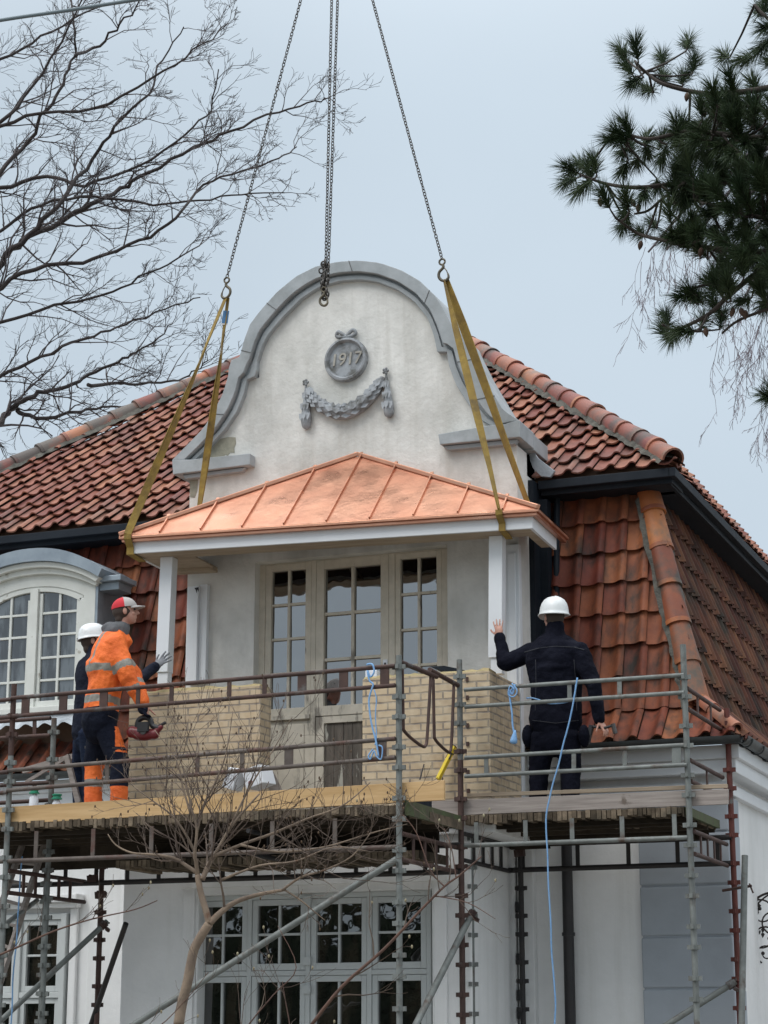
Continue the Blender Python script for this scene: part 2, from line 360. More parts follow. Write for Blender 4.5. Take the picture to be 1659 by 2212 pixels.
# --- grey corner quoins
q = MB(); x0 = at(1384, 1900, Ymw).x
zs = [at(1470, v, Ymw).z for v in (2350, 2238, 2136, 2023, 1913, 1800, 1700)]
zs[-1] = 3.69
for i in range(len(zs)-1):
    q.box(x0, XWR+.045, Ymw-.045, Ymw+.42, zs[i]+.008, zs[i+1]-.008)
q.box(x0+.01, XWR+.03, Ymw-.03, Ymw+.41, 0, 3.69)
q.build('corner_quoin', 'grey_quoin', house, bevel=.012)
# --- balcony bay under the parapet
xbl, xbr = at(274, 1700, Yb).x, at(1057, 1452, Yb).x
xbr2 = at(1018, 2000, Yb).x
m = MB()
wx0, wx1 = at(428, 2020, Yb).x, at(933, 2020, Yb).x
wz1 = at(680, 1927, Yb).z
m.box(xbl, wx0, Yb, Ymw-.002, 0, 3.30); m.box(wx1, xbr2, Yb, Ymw-.002, 0, 3.30)
m.box(wx0, wx1, Yb, Ymw-.002, wz1, 3.30); m.box(wx0, wx1, Yb+.22, Ymw-.002, 0, wz1)
m.box(wx0, wx1, Yb, Yb+.22, 0, .85)
m.box(xbl-.05, xbr+.05, Yb-.06, Ymw-.003, 3.301, 3.42)
m.build('bay', 'white_plaster', house, bevel=.01)
m = MB(); m.box(xbr2+.02, xbr2+.17, Ymw-.10, Ymw-.001, 0, 3.3); m.build('corner_strip', 'white_plaster', house, bevel=.01)
for v_ in (2072, 1960, 2150, 2190):
    z_ = at(1108, v_, Ymw-.1).z; m = MB(); m.box(xbr2+.01, xbr2+.05, Ymw-.125, Ymw-.1, z_-.045, z_+.045); m.build('hinge', 'black_plain', house)
m = MB()                                                  # flat pilaster strips and lintel moulding on the bay
m.box(wx0-.14, wx0-.03, Yb-.03, Yb-.001, 0, 3.1); m.box(wx1+.03, wx1+.14, Yb-.03, Yb-.001, 0, 3.1)
m.box(wx0-.16, wx1+.16, Yb-.05, Yb-.001, wz1+.06, wz1+.13)
m.build('window_surround', 'white_plaster', house, bevel=.006)

def casement(parent, Y, x0, x1, z0, z1, px, pz, fmat, gmat, fw=.05, bw=.022, depth=.045, arch=None):
    """one sash: frame, glazing bars, one pane sheet. px/pz = numbers of panes"""
    f = MB(); t = depth
    f.box(x0, x0+fw, Y-t, Y, z0, z1); f.box(x1-fw, x1, Y-t, Y, z0, z1)
    f.box(x0+fw, x1-fw, Y-t, Y, z0, z0+fw*1.15); f.box(x0+fw, x1-fw, Y-t, Y, z1-fw, z1)
    for i in range(1, px):
        x = lerp(x0+fw, x1-fw, i/px); f.box(x-bw/2, x+bw/2, Y-t*.8, Y-.004, z0+fw, z1-fw)
    for i in range(1, pz):
        z = lerp(z0+fw*1.15, z1-fw, i/pz); f.box(x0+fw, x1-fw, Y-t*.72, Y-.003, z-bw/2, z+bw/2)
    fr = f.build('sash', fmat, parent, bevel=.004)
    g = MB()
    for i in range(px):
        for j in range(pz):
            xa_, xb_ = lerp(x0+fw, x1-fw, i/px)-.004, lerp(x0+fw, x1-fw, (i+1)/px)+.004; za_, zb_ = lerp(z0+fw*1.15, z1-fw, j/pz)-.004, lerp(z0+fw*1.15, z1-fw, (j+1)/pz)+.004
            q = [rnd.uniform(-.0025, .0025) for _ in range(3)]; yc_ = Y-.012
            g.add([(xa_, yc_+q[0], za_), (xb_, yc_+q[1], za_), (xb_, yc_+q[2], zb_), (xa_, yc_+q[0]+q[2]-q[1], zb_)], [(0,1,2,3)])
    g.box(x0+fw*.5, x1-fw*.5, Y-.0065, Y-.005, z0+fw*.5, z1-fw*.5)
    g.build('pane', gmat, parent)
    return fr
# ground floor window in the bay: four lights over four
win = MB(); yw = Yb+.17
cx = [at(u, 2000, yw).x for u in (428, 545, 671, 803, 931)]
zt = wz1; zmid = at(671, 2102, yw).z; zlow = .85
for x in cx: win.box(x-.022, x+.022, yw-.06, yw+.03, zlow, zt)
for z in (zlow+.02, zmid, zt-.022): win.box(cx[0]+.022, cx[-1]-.022, yw-.055, yw+.03, z-.022, z+.022)
wf = win.build('bay_window', 'paint_window', house, bevel=.006)
for i in range(4):
    casement(wf, yw-.005, cx[i]+.025, cx[i+1]-.025, zmid+.025, zt-.047, 2, 2, 'paint_window', 'glass_low', .05)
    casement(wf, yw-.005, cx[i]+.025, cx[i+1]-.025, zlow+.05, zmid-.025, 2, 3, 'paint_window', 'glass_low', .05)
for z in (zmid+.10, zmid-.14, zmid+.62, zmid-.6):
    h = MB(); h.box(cx[2]-.035, cx[2]+.035, yw-.085, yw-.056, z-.035, z+.035)
    h.build('hinge', 'paint_window', wf)
# ground floor window on the left wall
y2 = Ymw+.02; X = lambda u, v=2000: at(u, v, y2).x; Z = lambda u, v: at(u, v, y2).z
win = MB(); xs = [X(-95), X(-25), X(52), X(148)]; zt2 = Z(100, 1975); zm2 = Z(100, 2150)
for x in xs: win.box(x-.03, x+.03, y2-.10, y2+.0, .9, zt2)
for z in (.92, zm2, zt2-.03): win.box(xs[0]+.03, xs[-1]-.03, y2-.09, y2, z-.028, z+.028)
w2 = win.build('ground_floor_window', 'paint_window', house, bevel=.006)
for i in range(3):
    casement(w2, y2-.025, xs[i]+.032, xs[i+1]-.032, zm2+.03, zt2-.06, 2 if i == 2 else 1, 2, 'paint_window', 'glass_low', .05)
    casement(w2, y2-.025, xs[i]+.032, xs[i+1]-.032, .95, zm2-.03, 2 if i == 2 else 1, 3, 'paint_window', 'glass_low', .05)
m = MB(); zc = zt2+.05
m.box(xs[0]-.25, X(178), y2-.13, Ymw-.001, zc, zc+.05); m.box(xs[0]-.28, X(184), y2-.19, Ymw-.001, zc+.05, zc+.13)
m.box(X(158), X(174), y2-.07, Ymw-.001, 0, zc); m.box(X(196), X(218), y2-.05, Ymw-.001, 0, 3.4)
m.build('window_cornice', 'white_plaster', house, bevel=.012)
# downpipe
m = MB(); p = at(1229, 2000, Ymw-.07)
m.tube([V((p.x, Ymw-.09, 0)), V((p.x, Ymw-.09, 3.55)), V((p.x+.02, Ymw-.13, 3.75)), V((p.x+.05, 17.45, 4.05))], .048, 14)
for z in (1.2, 2.5, 3.3): m.tube([V((p.x, Ymw-.09, z)), V((p.x, Ymw-.09, z+.03))], .058, 14)
m.build('downpipe', 'pipe_black', house, smooth=True)

# --- GABLE
G = lambda pts, Y=Yg: [(at(u, v, Y).x, at(u, v, Y).z) for u, v in pts]
outer = [(451,930),(473,893),(491.6,857),(502.5,820),(506,787),(527,778),(531.7,762),(539,736),(550,707),(572,678),(608,638),(648,605),(692,583),(740,573),(783,570.5),(827,575),(874.5,591),(914.6,614),(950.7,649),(974.5,690),(989.5,722),(1004,728),(1017,756),(1039,800),(1069,850),(1094.5,892),(1129,915)]
outer = [(383,999),(419,963)] + outer
inner = [(424,999),(455,970),(491.6,930),(517,893),(531.7,857),(539,824),(560,815),(561,785),(571.8,751),(582.7,729),(615.6,689),(655.7,649),(695.8,623),(739.6,611),(783,608),(819.8,613),(863.6,630),(900,656),(929,693),(942,730),(949,764),(969.5,764),(974.5,795),(989.5,835),(1014.5,875),(1044.5,912),(1069.5,925)]
zdoor = at(756, 1196, Yg).z; xdl, xdr = at(549, 1350, Yg).x, at(967, 1350, Yg).x
ZB = 3.42
zsh = at(404, 1022, Yg).z; zshr = at(1125, 960, Yg).z
gi = G(inner)
poly = [(gl, ZB), (xdl, ZB), (xdl, zdoor), (xdr, zdoor), (xdr, ZB), (gr, ZB), (gr, zshr)] + [(gi[-1][0], zshr)] + gi[::-1] + [(gi[0][0], zsh), (gl, zsh)]
m = MB(); m.prism(poly, Yg, Yg+.30)
m.box(gl, gl+.25, Yg+.3, Yg+1.9, 3.4, zsh); m.box(gr-.25, gr, Yg+.3, Yg+1.9, 3.4, zshr)
m.box(gl+.25, gr-.25, Yg+.305, Yg+2.2, ZB, zdoor+.5)
bk = G(inner, Yg)
m.prism([(gl, zsh-.3), (gr, zsh-.3), (gr, zshr)] + bk[::-1] + [(gl, zsh)], Yg+.301, Yg+.55)
gable = m.build('gable', 'gable_plaster', house)
# coping: broad flat stone face plus a bead inside it
def resample(pts, n):
    P = [V((u, v, 0)) for u, v in pts]; return [path_at(P, i/(n-1)) for i in range(n)]
NS = 90
# match the two outlines by key points
def seg(pts, i0, i1, n): return resample(pts[i0:i1+1], n)
key_o = [0, 4, 6, 7, 8, 14, 19, 22, 24, 28][:]
key_o = [(0, 5), (5, 7), (7, 22), (22, 24), (24, 28)]
key_i = [(0, 5), (5, 7), (7, 20), (20, 21), (21, 26)]
O, I = [], []
for (a, b), (c, d), n in zip(key_o, key_i, (16, 4, 44, 4, 14)):
    so_ = seg(outer, a, b, n); si = seg(inner, c, d, n)
    if O: so_ = so_[1:]; si = si[1:]
    O += so_; I += si
def strip(mb, t0, t1, y0, y1, mi=0, lo=0, hi=None):
    hi = hi or len(O); o = len(mb.v)
    for i in range(lo, hi):
        a = O[i].lerp(I[i], t0); b = O[i].lerp(I[i], t1)
        A = at(a.x, a.y, Yg); B = at(b.x, b.y, Yg)
        mb.v += [V((A.x, y0, A.z)), V((B.x, y0, B.z)), V((B.x, y1, B.z)), V((A.x, y1, A.z))]
    for i in range(hi-lo-1):
        for j in range(4):
            mb.f.append([o+i*4+j, o+i*4+(j+1) % 4, o+i*4+4+(j+1) % 4, o+i*4+4+j]); mb.m.append(mi)
    mb.f.append([o, o+1, o+2, o+3]); mb.m.append(mi); e = o+(hi-lo-1)*4; mb.f.append([e+3, e+2, e+1, e]); mb.m.append(mi)
m = MB()
strip(m, 0, .62, Yg-.11, Yg+.42); strip(m, .60, .76, Yg-.030, Yg+.02); strip(m, .75, 1.0, Yg-.062, Yg+.02)
# shoulder blocks
def wedge(mb, pts, y0, y1): mb.prism(G(pts), y0, y1)
wedge(m, [(383,999),(424,999),(440,997),(551,986),(551,1010),(385,1031)], Yg-.115, Yg+.25)
wedge(m, [(401,1030),(536,1013),(529,1022),(407,1038)], Yg-.07, Yg+.0)
wedge(m, [(955.5,945),(1066,926),(1098,923),(1129,914),(1132,917),(1132,951),(959,967)], Yg-.116, Yg+.30)
wedge(m, [(961,968),(1122,953),(1117,963),(975,976)], Yg-.07, Yg+.0)
m.box(at(1095,930,Yg).x, at(1132,930,Yg).x, Yg+.30, Yg+.75, at(1120,955,Yg).z, at(1120,921,Yg).z)
cop = m.build('coping', 'coping', gable, bevel=.006)
for i in (9, 19, 27, 41, 54, 66, 72):
    j = MB(); a, b = O[i], O[i].lerp(I[i], .61)
    A, B = at(a.x, a.y, Yg), at(b.x, b.y, Yg)
    j.beam(V((A.x, Yg-.111, A.z)), V((B.x, Yg-.111, B.z)), .007, .005, V((0,1,0)))
    j.build('coping_joint', 'joint', cop)
# bare mortar patch where the plaster has come off
patch = [(430,998),(452,975),(477,948),(494,944),(509,945),(510,958),(506,968),(507,978),(497,978),(492,985),(486,982),(484,993),(478,990),(470,995),(462,992),(455,998)]
m = MB(); m.prism(G(patch), Yg-.004, Yg-.001); mat('bare_render', (.34,.32,.25), (.26,.25,.20), 14, .95, bump=.5); m.build('bare_patch', 'bare_render', gable)
m = MB(); m.prism(G([(410,1038),(428,1036),(426,1060),(421,1075),(411,1074)]), Yg-.004, Yg-.001); m.build('bare_patch', 'bare_render', gable)
# medallion with 1917
c = at(750, 779, Yg); R = .222
m = MB(); ny = V((0,-1,0))
m.lathe([(R,-.01),(R,.045),(R*.97,.06),(R*.88,.066),(R*.82,.05),(R*.80,.028),(.001,.030)], V((c.x, Yg, c.z)), ny, 48)
med = m.build('medallion', 'ornament', gable, smooth=True)
m = MB()
for s in (-1, 1):
    b0 = V((c.x, Yg-.03, c.z+R+.012))
    m.tube(smooth_path([b0, b0+V((s*.035,-.015,.030)), b0+V((s*.080,-.01,.060)), b0+V((s*.100,0,.020)), b0+V((s*.055,-.01,-.002)), b0]), [.019]*21, 7)
m.ell(V((c.x, Yg-.04, c.z+R+.012)), (.02,.018,.018)); m.build('bow', 'ornament', med, smooth='all')
cu_ = bpy.data.curves.new('numerals', 'FONT'); cu_.body = '1917'; cu_.size = .175; cu_.extrude = .007; cu_.align_x = 'CENTER'; cu_.align_y = 'CENTER'; cu_.offset = .0005
cu_.space_character = .95; cu_.shear = .12
to = bpy.data.objects.new('tmp', cu_); col.objects.link(to); bpy.context.view_layer.update()
tm = bpy.data.meshes.new_from_object(to.evaluated_get(bpy.context.evaluated_depsgraph_get())); bpy.data.objects.remove(to)
RT = Matrix.Translation(V((c.x, Yg-.036, c.z)) - OFF[med.name]) @ Matrix.Rotation(math.pi/2, 4, 'X')
tm.transform(RT); tm.materials.clear(); tm.materials.append(mat('numeral_paint', (.42,.40,.35), (.31,.295,.26), 20, .8))
no_ = bpy.data.objects.new('numerals', tm); col.objects.link(no_); no_.parent = med
# garland
m = MB()
def gp(u, v, y=.03): a = at(u, v, Yg); return V((a.x, Yg-y, a.z))
sw = smooth_path([gp(668,842),gp(678,860),gp(692,874),(gp(721,890)),gp(747,893),gp(776,882),gp(805,857),gp(820,838),gp(831,817)], 5)
n = len(sw); rad = [.012+.058*math.sin(math.pi*min(1, max(0, .08+i/(n-1)*.84)))**.8 for i in range(n)]
m.tube(sw, rad, 12)
for i in range(3, n-3, 3):                              # leaf scales lying on the swag
    d = (sw[i+1]-sw[i-1]).normalized(); s = 1 if i < n/2 else -1
    for k in (-1, 0, 1):
        up = ny.cross(d); p = sw[i] + ny*(rad[i]*1.0+.004) + up*(k*rad[i]*.75) - ny*(abs(k)*rad[i]*.35)
        m.add([p-d*s*.06-ny*.012, p+up*.027+ny*.010, p+d*s*.045+ny*.018, p-up*.027+ny*.010], [(0,1,2,3)])
for k in range(7):
    a = 2*math.pi*k/6; p = gp(747, 890, .10); rr = .030 if k < 6 else 0
    m.ell(p + V((rr*math.cos(a), 0, rr*math.sin(a))), (.016,.012,.016), n=8, k=6)
for s in (-1, 1):
    for k in range(6):
        a = 2*math.pi*k/5; p = gp(747+s*21, 889-4*s, .085); rr = .02 if k < 5 else 0
        m.ell(p + V((rr*math.cos(a), 0, rr*math.sin(a))), (.012,.010,.012), n=8, k=6)
for (u, v), (ub, vb) in (((663.8,829),(664.5,929)), ((836.3,804),(843.6,904))):
    p, b = gp(u, v, .035), gp(ub, vb, .03)
    for k in range(6):
        a = 2*math.pi*k/5; rr = .022 if k < 5 else 0
        m.ell(p + V((rr*math.cos(a), -.006, rr*math.sin(a))), (.015,.014,.015), n=8, k=6)
    pts = [p.lerp(b, t) for t in (.06,.15,.3,.5,.7,.85,.95,1)]
    m.tube(pts, [.010,.014,.024,.036,.050,.052,.042,.016], 12)
    for t, r in ((.34,.027), (.58,.042), (.80,.052)):    # overlapping petals
        for k in (-1, 0, 1):
            q_ = p.lerp(b, t) + ny*(r*(1.08-.3*abs(k))+.006) + V((k*r*.7,0,0)); hgt = .055
            m.add([q_+V((-r*.42,0,hgt)), q_+V((r*.42,0,hgt)), q_+V((r*.32,-.006,.01)), q_+V((0,-.012,-.022)), q_+V((-r*.32,-.006,.01))], [(0,1,2,3,4)])
gar = m.build('garland', 'ornament', gable, smooth=True)
# pilaster strips
m = MB()
a = at(402, 1400, Yg-.1).x; b = at(441, 1400, Yg-.1).x
m.box(a, a+.115, Yg-.10, Yg-.001, at(420,1475,Yg-.1).z, at(420,1266,Yg-.1).z)
m.box(a+.115, b, Yg-.06, Yg-.001, at(420,1475,Yg-.1).z, at(420,1262,Yg-.1).z)
m.build('pilaster', 'paint_new', gable, bevel=.005)
m = MB(); a = at(1094, 1400, Yg-.08).x; b = at(1124, 1400, Yg-.08).x
m.box(a, b, Yg-.08, Yg-.001, 3.45, at(1110,1180,Yg).z); m.box(a+.03, b-.03, Yg-.105, Yg-.081, 3.5, at(1110,1200,Yg).z)
m.build('pilaster', 'paint_new', gable, bevel=.005)
m = MB(); p = at(420, 1270, Yg-.11); m.add([p, p+V((.05,-.01,.002)), p+V((.055,-.01,-.05)), p+V((.04,-.01,-.02)), p+V((.03,-.012,-.06)), p+V((.02,-.01,-.025))], [(0,1,2,3,4,5)])
m.build('bracket', 'black_plain', gable)

# --- balcony door and its side lights
D = lambda u, v: at(u, v, Yf)
m = MB(); X0, X1 = D(569,1400).x, D(966,1400).x; zt = D(760,1208).z
for x0_, x1_ in ((D(568,1400).x-.02, D(577,1400).x), (D(677,1400).x, D(687,1400).x), (D(845,1400).x, D(858,1400).x), (D(960,1400).x, X1+.04)):
    m.box(x0_, x1_, Yf-.06, Yf+.04, ZB, zt)
m.box(xdl+.002, xdr-.002, Yf-.055, Yf+.04, zt, zdoor-.002)
m.box(xdl+.002, D(568,1400).x-.022, Yf-.03, Yf+.04, ZB, zt)
bd = m.build('balcony_door_frame', 'paint_old', gable, bevel=.006)
def light(x0, x1, ztop, zbot, px, pz, fw):
    casement(bd, Yf-.005, x0, x1, zbot, ztop, px, pz, 'paint_old', 'glass_door', fw, .026, .05)
zb_side = D(620,1548).z; zb_door = D(760,1545).z
light(D(577,1400).x+.002, D(677,1400).x-.002, zt-.003, zb_side, 2, 4, .062)
light(D(858,1400).x+.002, D(960,1400).x-.002, zt-.003, zb_side, 2, 4, .052)
casement(bd, Yf-.005, D(687,1400).x+.002, D(845,1400).x-.002, zb_door, zt-.003, 2, 3, 'paint_old', 'glass_door', .082, .03, .055)
for (a_, b_) in ((577,677), (858,960)):
    m = MB(); xa, xb = D(a_,1400).x+.003, D(b_,1400).x-.003
    m.box(xa, xb, Yf-.05, Yf, ZB, zb_side-.003); m.box(xa+.06, xb-.06, Yf-.06, Yf-.051, ZB+.12, zb_side-.09)
    m.box(xa-.003, xb+.003, Yf-.085, Yf-.05, zb_side-.045, zb_side-.004)
    m.build('lower_panel', 'paint_old', bd, bevel=.004)
m = MB(); xa, xb = D(687,1400).x+.003, D(845,1400).x-.003
m.box(xa, xa+.085, Yf-.05, Yf, ZB, zb_door-.003); m.box(xb-.085, xb, Yf-.05, Yf, ZB, zb_door-.003); m.box(xa+.085, xb-.085, Yf-.052, Yf, zb_door-.07, zb_door-.003)
m.build('door_rail', 'paint_old', bd, bevel=.004)
m = MB(); n = 6
for i in range(n):
    a_, b_ = lerp(xa+.087, xb-.087, i/n), lerp(xa+.087, xb-.087, (i+1)/n)
    m.box(a_+.003, b_-.003, Yf-.03, Yf-.012, ZB, zb_door-.072)
m.box(xa+.086, xb-.086, Yf-.012, Yf, ZB, zb_door-.072)
tag(m.build('door_panel', 'rotten_panel', bd), 'rotten lower door panel with flaking paint')
m = MB(); p = D(838,1440); m.box(p.x-.022, p.x+.022, Yf-.072, Yf-.061, p.z-.055, p.z+.055); m.build('paper_notice', 'white_plain', bd)
m = MB(); m.box(p.x-.010, p.x+.010, Yf-.0745, Yf-.0725, p.z+.005, p.z+.025); m.build('notice_mark', 'black_plain', bd)
m = MB(); p = D(838,1490); m.tube([p+V((0,-.07,0)), p+V((0,-.12,0)), p+V((-.09,-.12,0))], .009, 8); m.build('door_handle', 'black_plain', bd, smooth=True)

# --- brick parapets of the balcony
m = MB(); zl = at(430, 1490, Yb).z; zr = at(920, 1458, Yb).z
xl1 = at(561, 1600, Yb).x; xr0 = at(783, 1600, Yb).x
m.box(xbl, xl1, Yb, Yb+.23, 3.42, zl); m.box(xbl, xbl+.23, Yb+.23, Yg-.11, 3.42, zl)
parl = m.build('parapet', 'yellow_brick', house); m = MB()
m.box(xr0, xbr, Yb, Yb+.23, 3.42, zr); m.box(xbr-.23, xbr, Yb+.23, Yg-.11, 3.42, zr)
par = m.build('parapet', 'yellow_brick', house)
m = MB()
def cap(x0, x1, y0, y1, z, n):
    o = len(m.v)
    for i in range(n+1):
        x = lerp(x0, x1, i/n); zz = z + .028 + rnd.uniform(-.014, .014)
        m.v += [V((x, y0+rnd.uniform(-.006,.008), z+.001)), V((x, y0+.02, zz)), V((x, y1-.02, zz+rnd.uniform(-.008,.008))), V((x, y1, z+.001))]
    for i in range(n):
        for k in range(4): m.f.append([o+i*4+k, o+i*4+(k+1) % 4, o+i*4+4+(k+1) % 4, o+i*4+4+k]); m.m.append(0)
    m.f.append([o,o+1,o+2,o+3]); m.m.append(0); e = o+n*4; m.f.append([e+3,e+2,e+1,e]); m.m.append(0)
mat('yellow_mortar', (.42,.34,.18), (.33,.27,.15), 14, .95, bump=.7, bscale=40)
cap(xbl+.01, xl1-.01, Yb+.005, Yb+.225, zl, 22); m.build('mortar_top', 'yellow_mortar', parl); m = MB(); cap(xr0+.01, xbr-.01, Yb+.005, Yb+.225, zr, 22)
m.build('mortar_top', 'yellow_mortar', par)
m = MB(); m.box(xbl+.231, xbr-.231, Yb+.231, Yg-.001, 3.42, 3.45); m.build('balcony_floor', 'mortar', house)
m = MB(); yy = Yg-.11
xw = xbr-.23
o = [(xw-.18, zr+.10), (xw-.02, zr+.04), (xw+.24, zr-.0), (xw+.26, zr+.012), (xw+.1, zr+.06), (xw-.05, zr+.10)]
m.prism([(x-.15, z-.02) for x, z in o], Yb+.05, Yb+.35); m.build('lead_flashing', 'gutter_dark', par)

# --- ROOFS
def tile_field(mb, O_, ex, up, nrm, s0, s1, t1, keep, tw=.205, tg=.31, lift=.045, roll=.038):
    """pantiles on a plane: O_ origin at the eave, ex along it, up the slope"""
    ns = int((s1-s0)/tw)+1; ntt = int(t1/tg)+1
    prof = [(0,.0),(.12,-.010),(.30,-.016),(.48,-.010),(.60,.004),(.68,.021),(.76,.035),(.85,.039),(.94,.034),(1.015,.020)]
    for r in range(ntt):
        for c in range(ns):
            sc_, tc_ = s0+(c+.5)*tw, (r+.5)*tg
            if not keep(sc_, tc_): continue
            js, jt, jl = rnd.uniform(-.006,.006), rnd.uniform(-.012,.010), rnd.uniform(-.004,.006)
            tilt = rnd.uniform(-.010,.010); o = len(mb.v)
            for (t, l, th) in ((r*tg-.03+jt, lift+jl, .016), (r*tg-.03+jt, lift+jl, 0), (r*tg+tg*.5, lift*.55, 0), ((r+1)*tg+.03, .004, 0)):
                for (x, hh) in prof:
                    k = roll/.038
                    mb.v.append(O_ + ex*(s0+(c+x)*tw+js) + up*t + nrm*(hh*k + l - th + tilt*(x-.5)))
            n = len(prof)
            for i in range(3):
                for j_ in range(n-1):
                    mb.f.append([o+i*n+j_, o+i*n+j_+1, o+(i+1)*n+j_+1, o+(i+1)*n+j_]); mb.m.append(0)
def clip(ob, planes):
    bm = bmesh.new(); bm.from_mesh(ob.data)
    for p, nn in planes:
        bmesh.ops.bisect_plane(bm, geom=bm.verts[:]+bm.edges[:]+bm.faces[:], plane_co=p-OFF[ob.name], plane_no=nn, clear_outer=True)
    bm.to_mesh(ob.data); bm.free()
ang = math.atan(TB); up = V((0, math.cos(ang), math.sin(ang))); nr = V((0, -math.sin(ang), math.cos(ang)))
E0 = V((XEL, YE, ZE)); Wd = XE-XEL; LS = HALF/math.cos(ang)
m = MB()
def keep(s, t):
    d = t*math.cos(ang)
    if s < d-.35 or s > Wd-d+.35: return False
    x = XEL+s; y = YE+d
    if y < Yg+1.75 and gl-.0 < x < gr+.0 and ZE+d*TB < zsh+.35: return False
    return True
tile_field(m, E0, V((1,0,0)), up, nr, 0, Wd, LS, keep, lift=.058)
roof_f = m.build('upper_roof', 'tile_red', house, smooth=True)
clip(roof_f, [(V((XE,YE,ZE)), V((1,1,0)).normalized()), (V((XEL,YE,ZE)), V((-1,1,0)).normalized())])
# right and left hip faces
m = MB(); upr = V((-math.cos(ang), 0, math.sin(ang))); nrr = V((math.sin(ang), 0, math.cos(ang)))
tile_field(m, V((XE,YE,ZE)), V((0,1,0)), upr, nrr, 0, Wd, LS, lambda s, t: t*math.cos(ang)-.35 < s < Wd-t*math.cos(ang)+.35, lift=.058)
rr_ = m.build('upper_roof', 'tile_red', house, smooth=True)
clip(rr_, [(V((XE,YE,ZE)), V((-1,-1,0)).normalized())])
m = MB()                                                   # boarding below the tiles
A = V((XC, YE+HALF, ZE+HALF*TB-.03)); c0, c1, c2, c3 = V((XEL,YE,ZE-.03)), V((XE,YE,ZE-.03)), V((XE,YE+Wd,ZE-.03)), V((XEL,YE+Wd,ZE-.03))
m.add([c0,c1,c2,c3,A], [(0,1,4),(1,2,4),(2,3,4),(3,0,4)])
m.build('roof_boarding', 'wood_dark', house)
# hip ridge tiles with mortar bed
def ridge(name, P, Q, r, ln, mt, nrm_up, bed=1.0):
    m = MB(); d = (Q-P); L_ = d.length; d.normalize(); side = d.cross(nrm_up).normalized(); upv = side.cross(d).normalized()
    k = int(L_/ln)+1
    for i in range(k):
        a = P + d*(i*ln - .03); b = P + d*((i+1)*ln + .03); r0, r1 = r*1.10*rnd.uniform(.97,1.03), r*.90
        jz = upv*rnd.uniform(-.006,.008) + side*rnd.uniform(-.008,.008); o = len(m.v); n = 11
        for (c_, rr, th) in ((a, r0, .02), (a, r0, 0), (a+d*.04, r0, 0), (a+d*.045, r0*.96, 0), (b, r1, 0)):
            for j_ in range(n):
                t = math.pi*(j_/(n-1))*1.1 - math.pi*.05
                m.v.append(c_ + jz + side*(math.cos(t)*(rr-th)) + upv*(math.sin(t)*(rr-th)))
        for q_ in range(4):
            for j_ in range(n-1): m.f.append([o+q_*n+j_, o+q_*n+j_+1, o+(q_+1)*n+j_+1, o+(q_+1)*n+j_]); m.m.append(0)
    ro = m.build(name, mt, house, smooth=True)
    if bed:
        m = MB(); n = int(L_/.07); o = len(m.v)
        for i in range(n+1):
            c_ = P + d*(i*.07)
            for s in (-1, 1):
                wv = r*rnd.uniform(1.15, 1.15+.6*bed)
                m.v.append(c_ + side*s*r*.8 + upv*(.012)); m.v.append(c_ + side*s*wv - V((0,0,1))*wv*.42 + upv*.0)
        for i in range(n):
            b_ = o+i*4
            m.f += [[b_, b_+1, b_+5, b_+4], [b_+2, b_+3, b_+7, b_+6], [b_, b_+2, b_+6, b_+4]]; m.m += [0]*3
        m.build('mortar_bed', 'mortar', ro)
    return ro
apex = V((XC, YE+HALF, ZE+HALF*TB))
hup = V((0,0,1))
ridge('ridge_tiles', V((XE+.02,YE-.02,ZE+.06)), apex+V((0,0,.07)), .105, .33, 'ridge_tile', hup, .7)
ridge('ridge_tiles', V((XEL,YE,ZE+.06)), apex+V((0,0,.07)), .105, .33, 'ridge_tile', hup)
ridge('ridge_tiles', V((XE,YE+Wd,ZE+.06)), apex+V((0,0,.07)), .105, .33, 'ridge_tile', hup, False)
# eave boards and dark gutter of the upper roof (left and right of the gable)
m = MB()
for (a_, b_) in ((XEL, gl-.02), (gr+.06, XE)):
    m.box(a_, b_, YE+.02, YE+.06, ZE-.16, ZE-.035); m.box(a_, b_, YE+.06, YM+.1, ZE-.15, ZE-.11)
    m.box(a_, b_, YE-.055, YE+.018, ZE-.115, ZE-.03)
m.box(XE-.06, XE-.02, YE+.06, YE+Wd, ZE-.16, ZE-.035); m.box(XM-.1, XE-.06, YM, YE+Wd, ZE-.15, ZE-.11)
m.box(XE-.018, XE+.05, YE-.055, YE+Wd, ZE-.115, ZE-.03)
m.build('upper_gutter', 'gutter_dark', house, bevel=.006)
# mansard: steep field and sprocket, front and right side
def frame2(a, b):  # plane direction from lower point a to upper point b in (out, z)
    d = math.hypot(a[0]-b[0], a[1]-b[1]); return (a[0]-b[0])/d, (b[1]-a[1])/d, d
dy, dz, Ls = frame2((YM-YK, ZK), (0, ZM)); 
upf = V((0, (YM-YK)/Ls, (ZM-ZK)/Ls)); nf = V((0, -upf.z, upf.y))
Lk = math.hypot(YK-YG_, ZK-ZGT); upk = V((0, (YK-YG_)/Lk, (ZK-ZGT)/Lk)); nk = V((0, -upk.z, upk.y))
xd0, xd1 = at(-75, 1400, 17.5).x, at(208, 1400, 17.5).x; zds = at(100, 1548, 17.5).z; zdt = 6.35
XML = XEL+.32
def keepm(s, t):
    x = XML-.5+s; z = ZK + t*upf.z
    if gl-.05 < x < gr+.05: return False
    if xd0-.02 < x < xd1+.05 and z > zds-.1 and z < zdt-.55: return False
    return True
x0m = XML-.5; span = XG_-x0m
PMAT = dict(tw=.215, tg=.318, lift=.055, roll=.036)
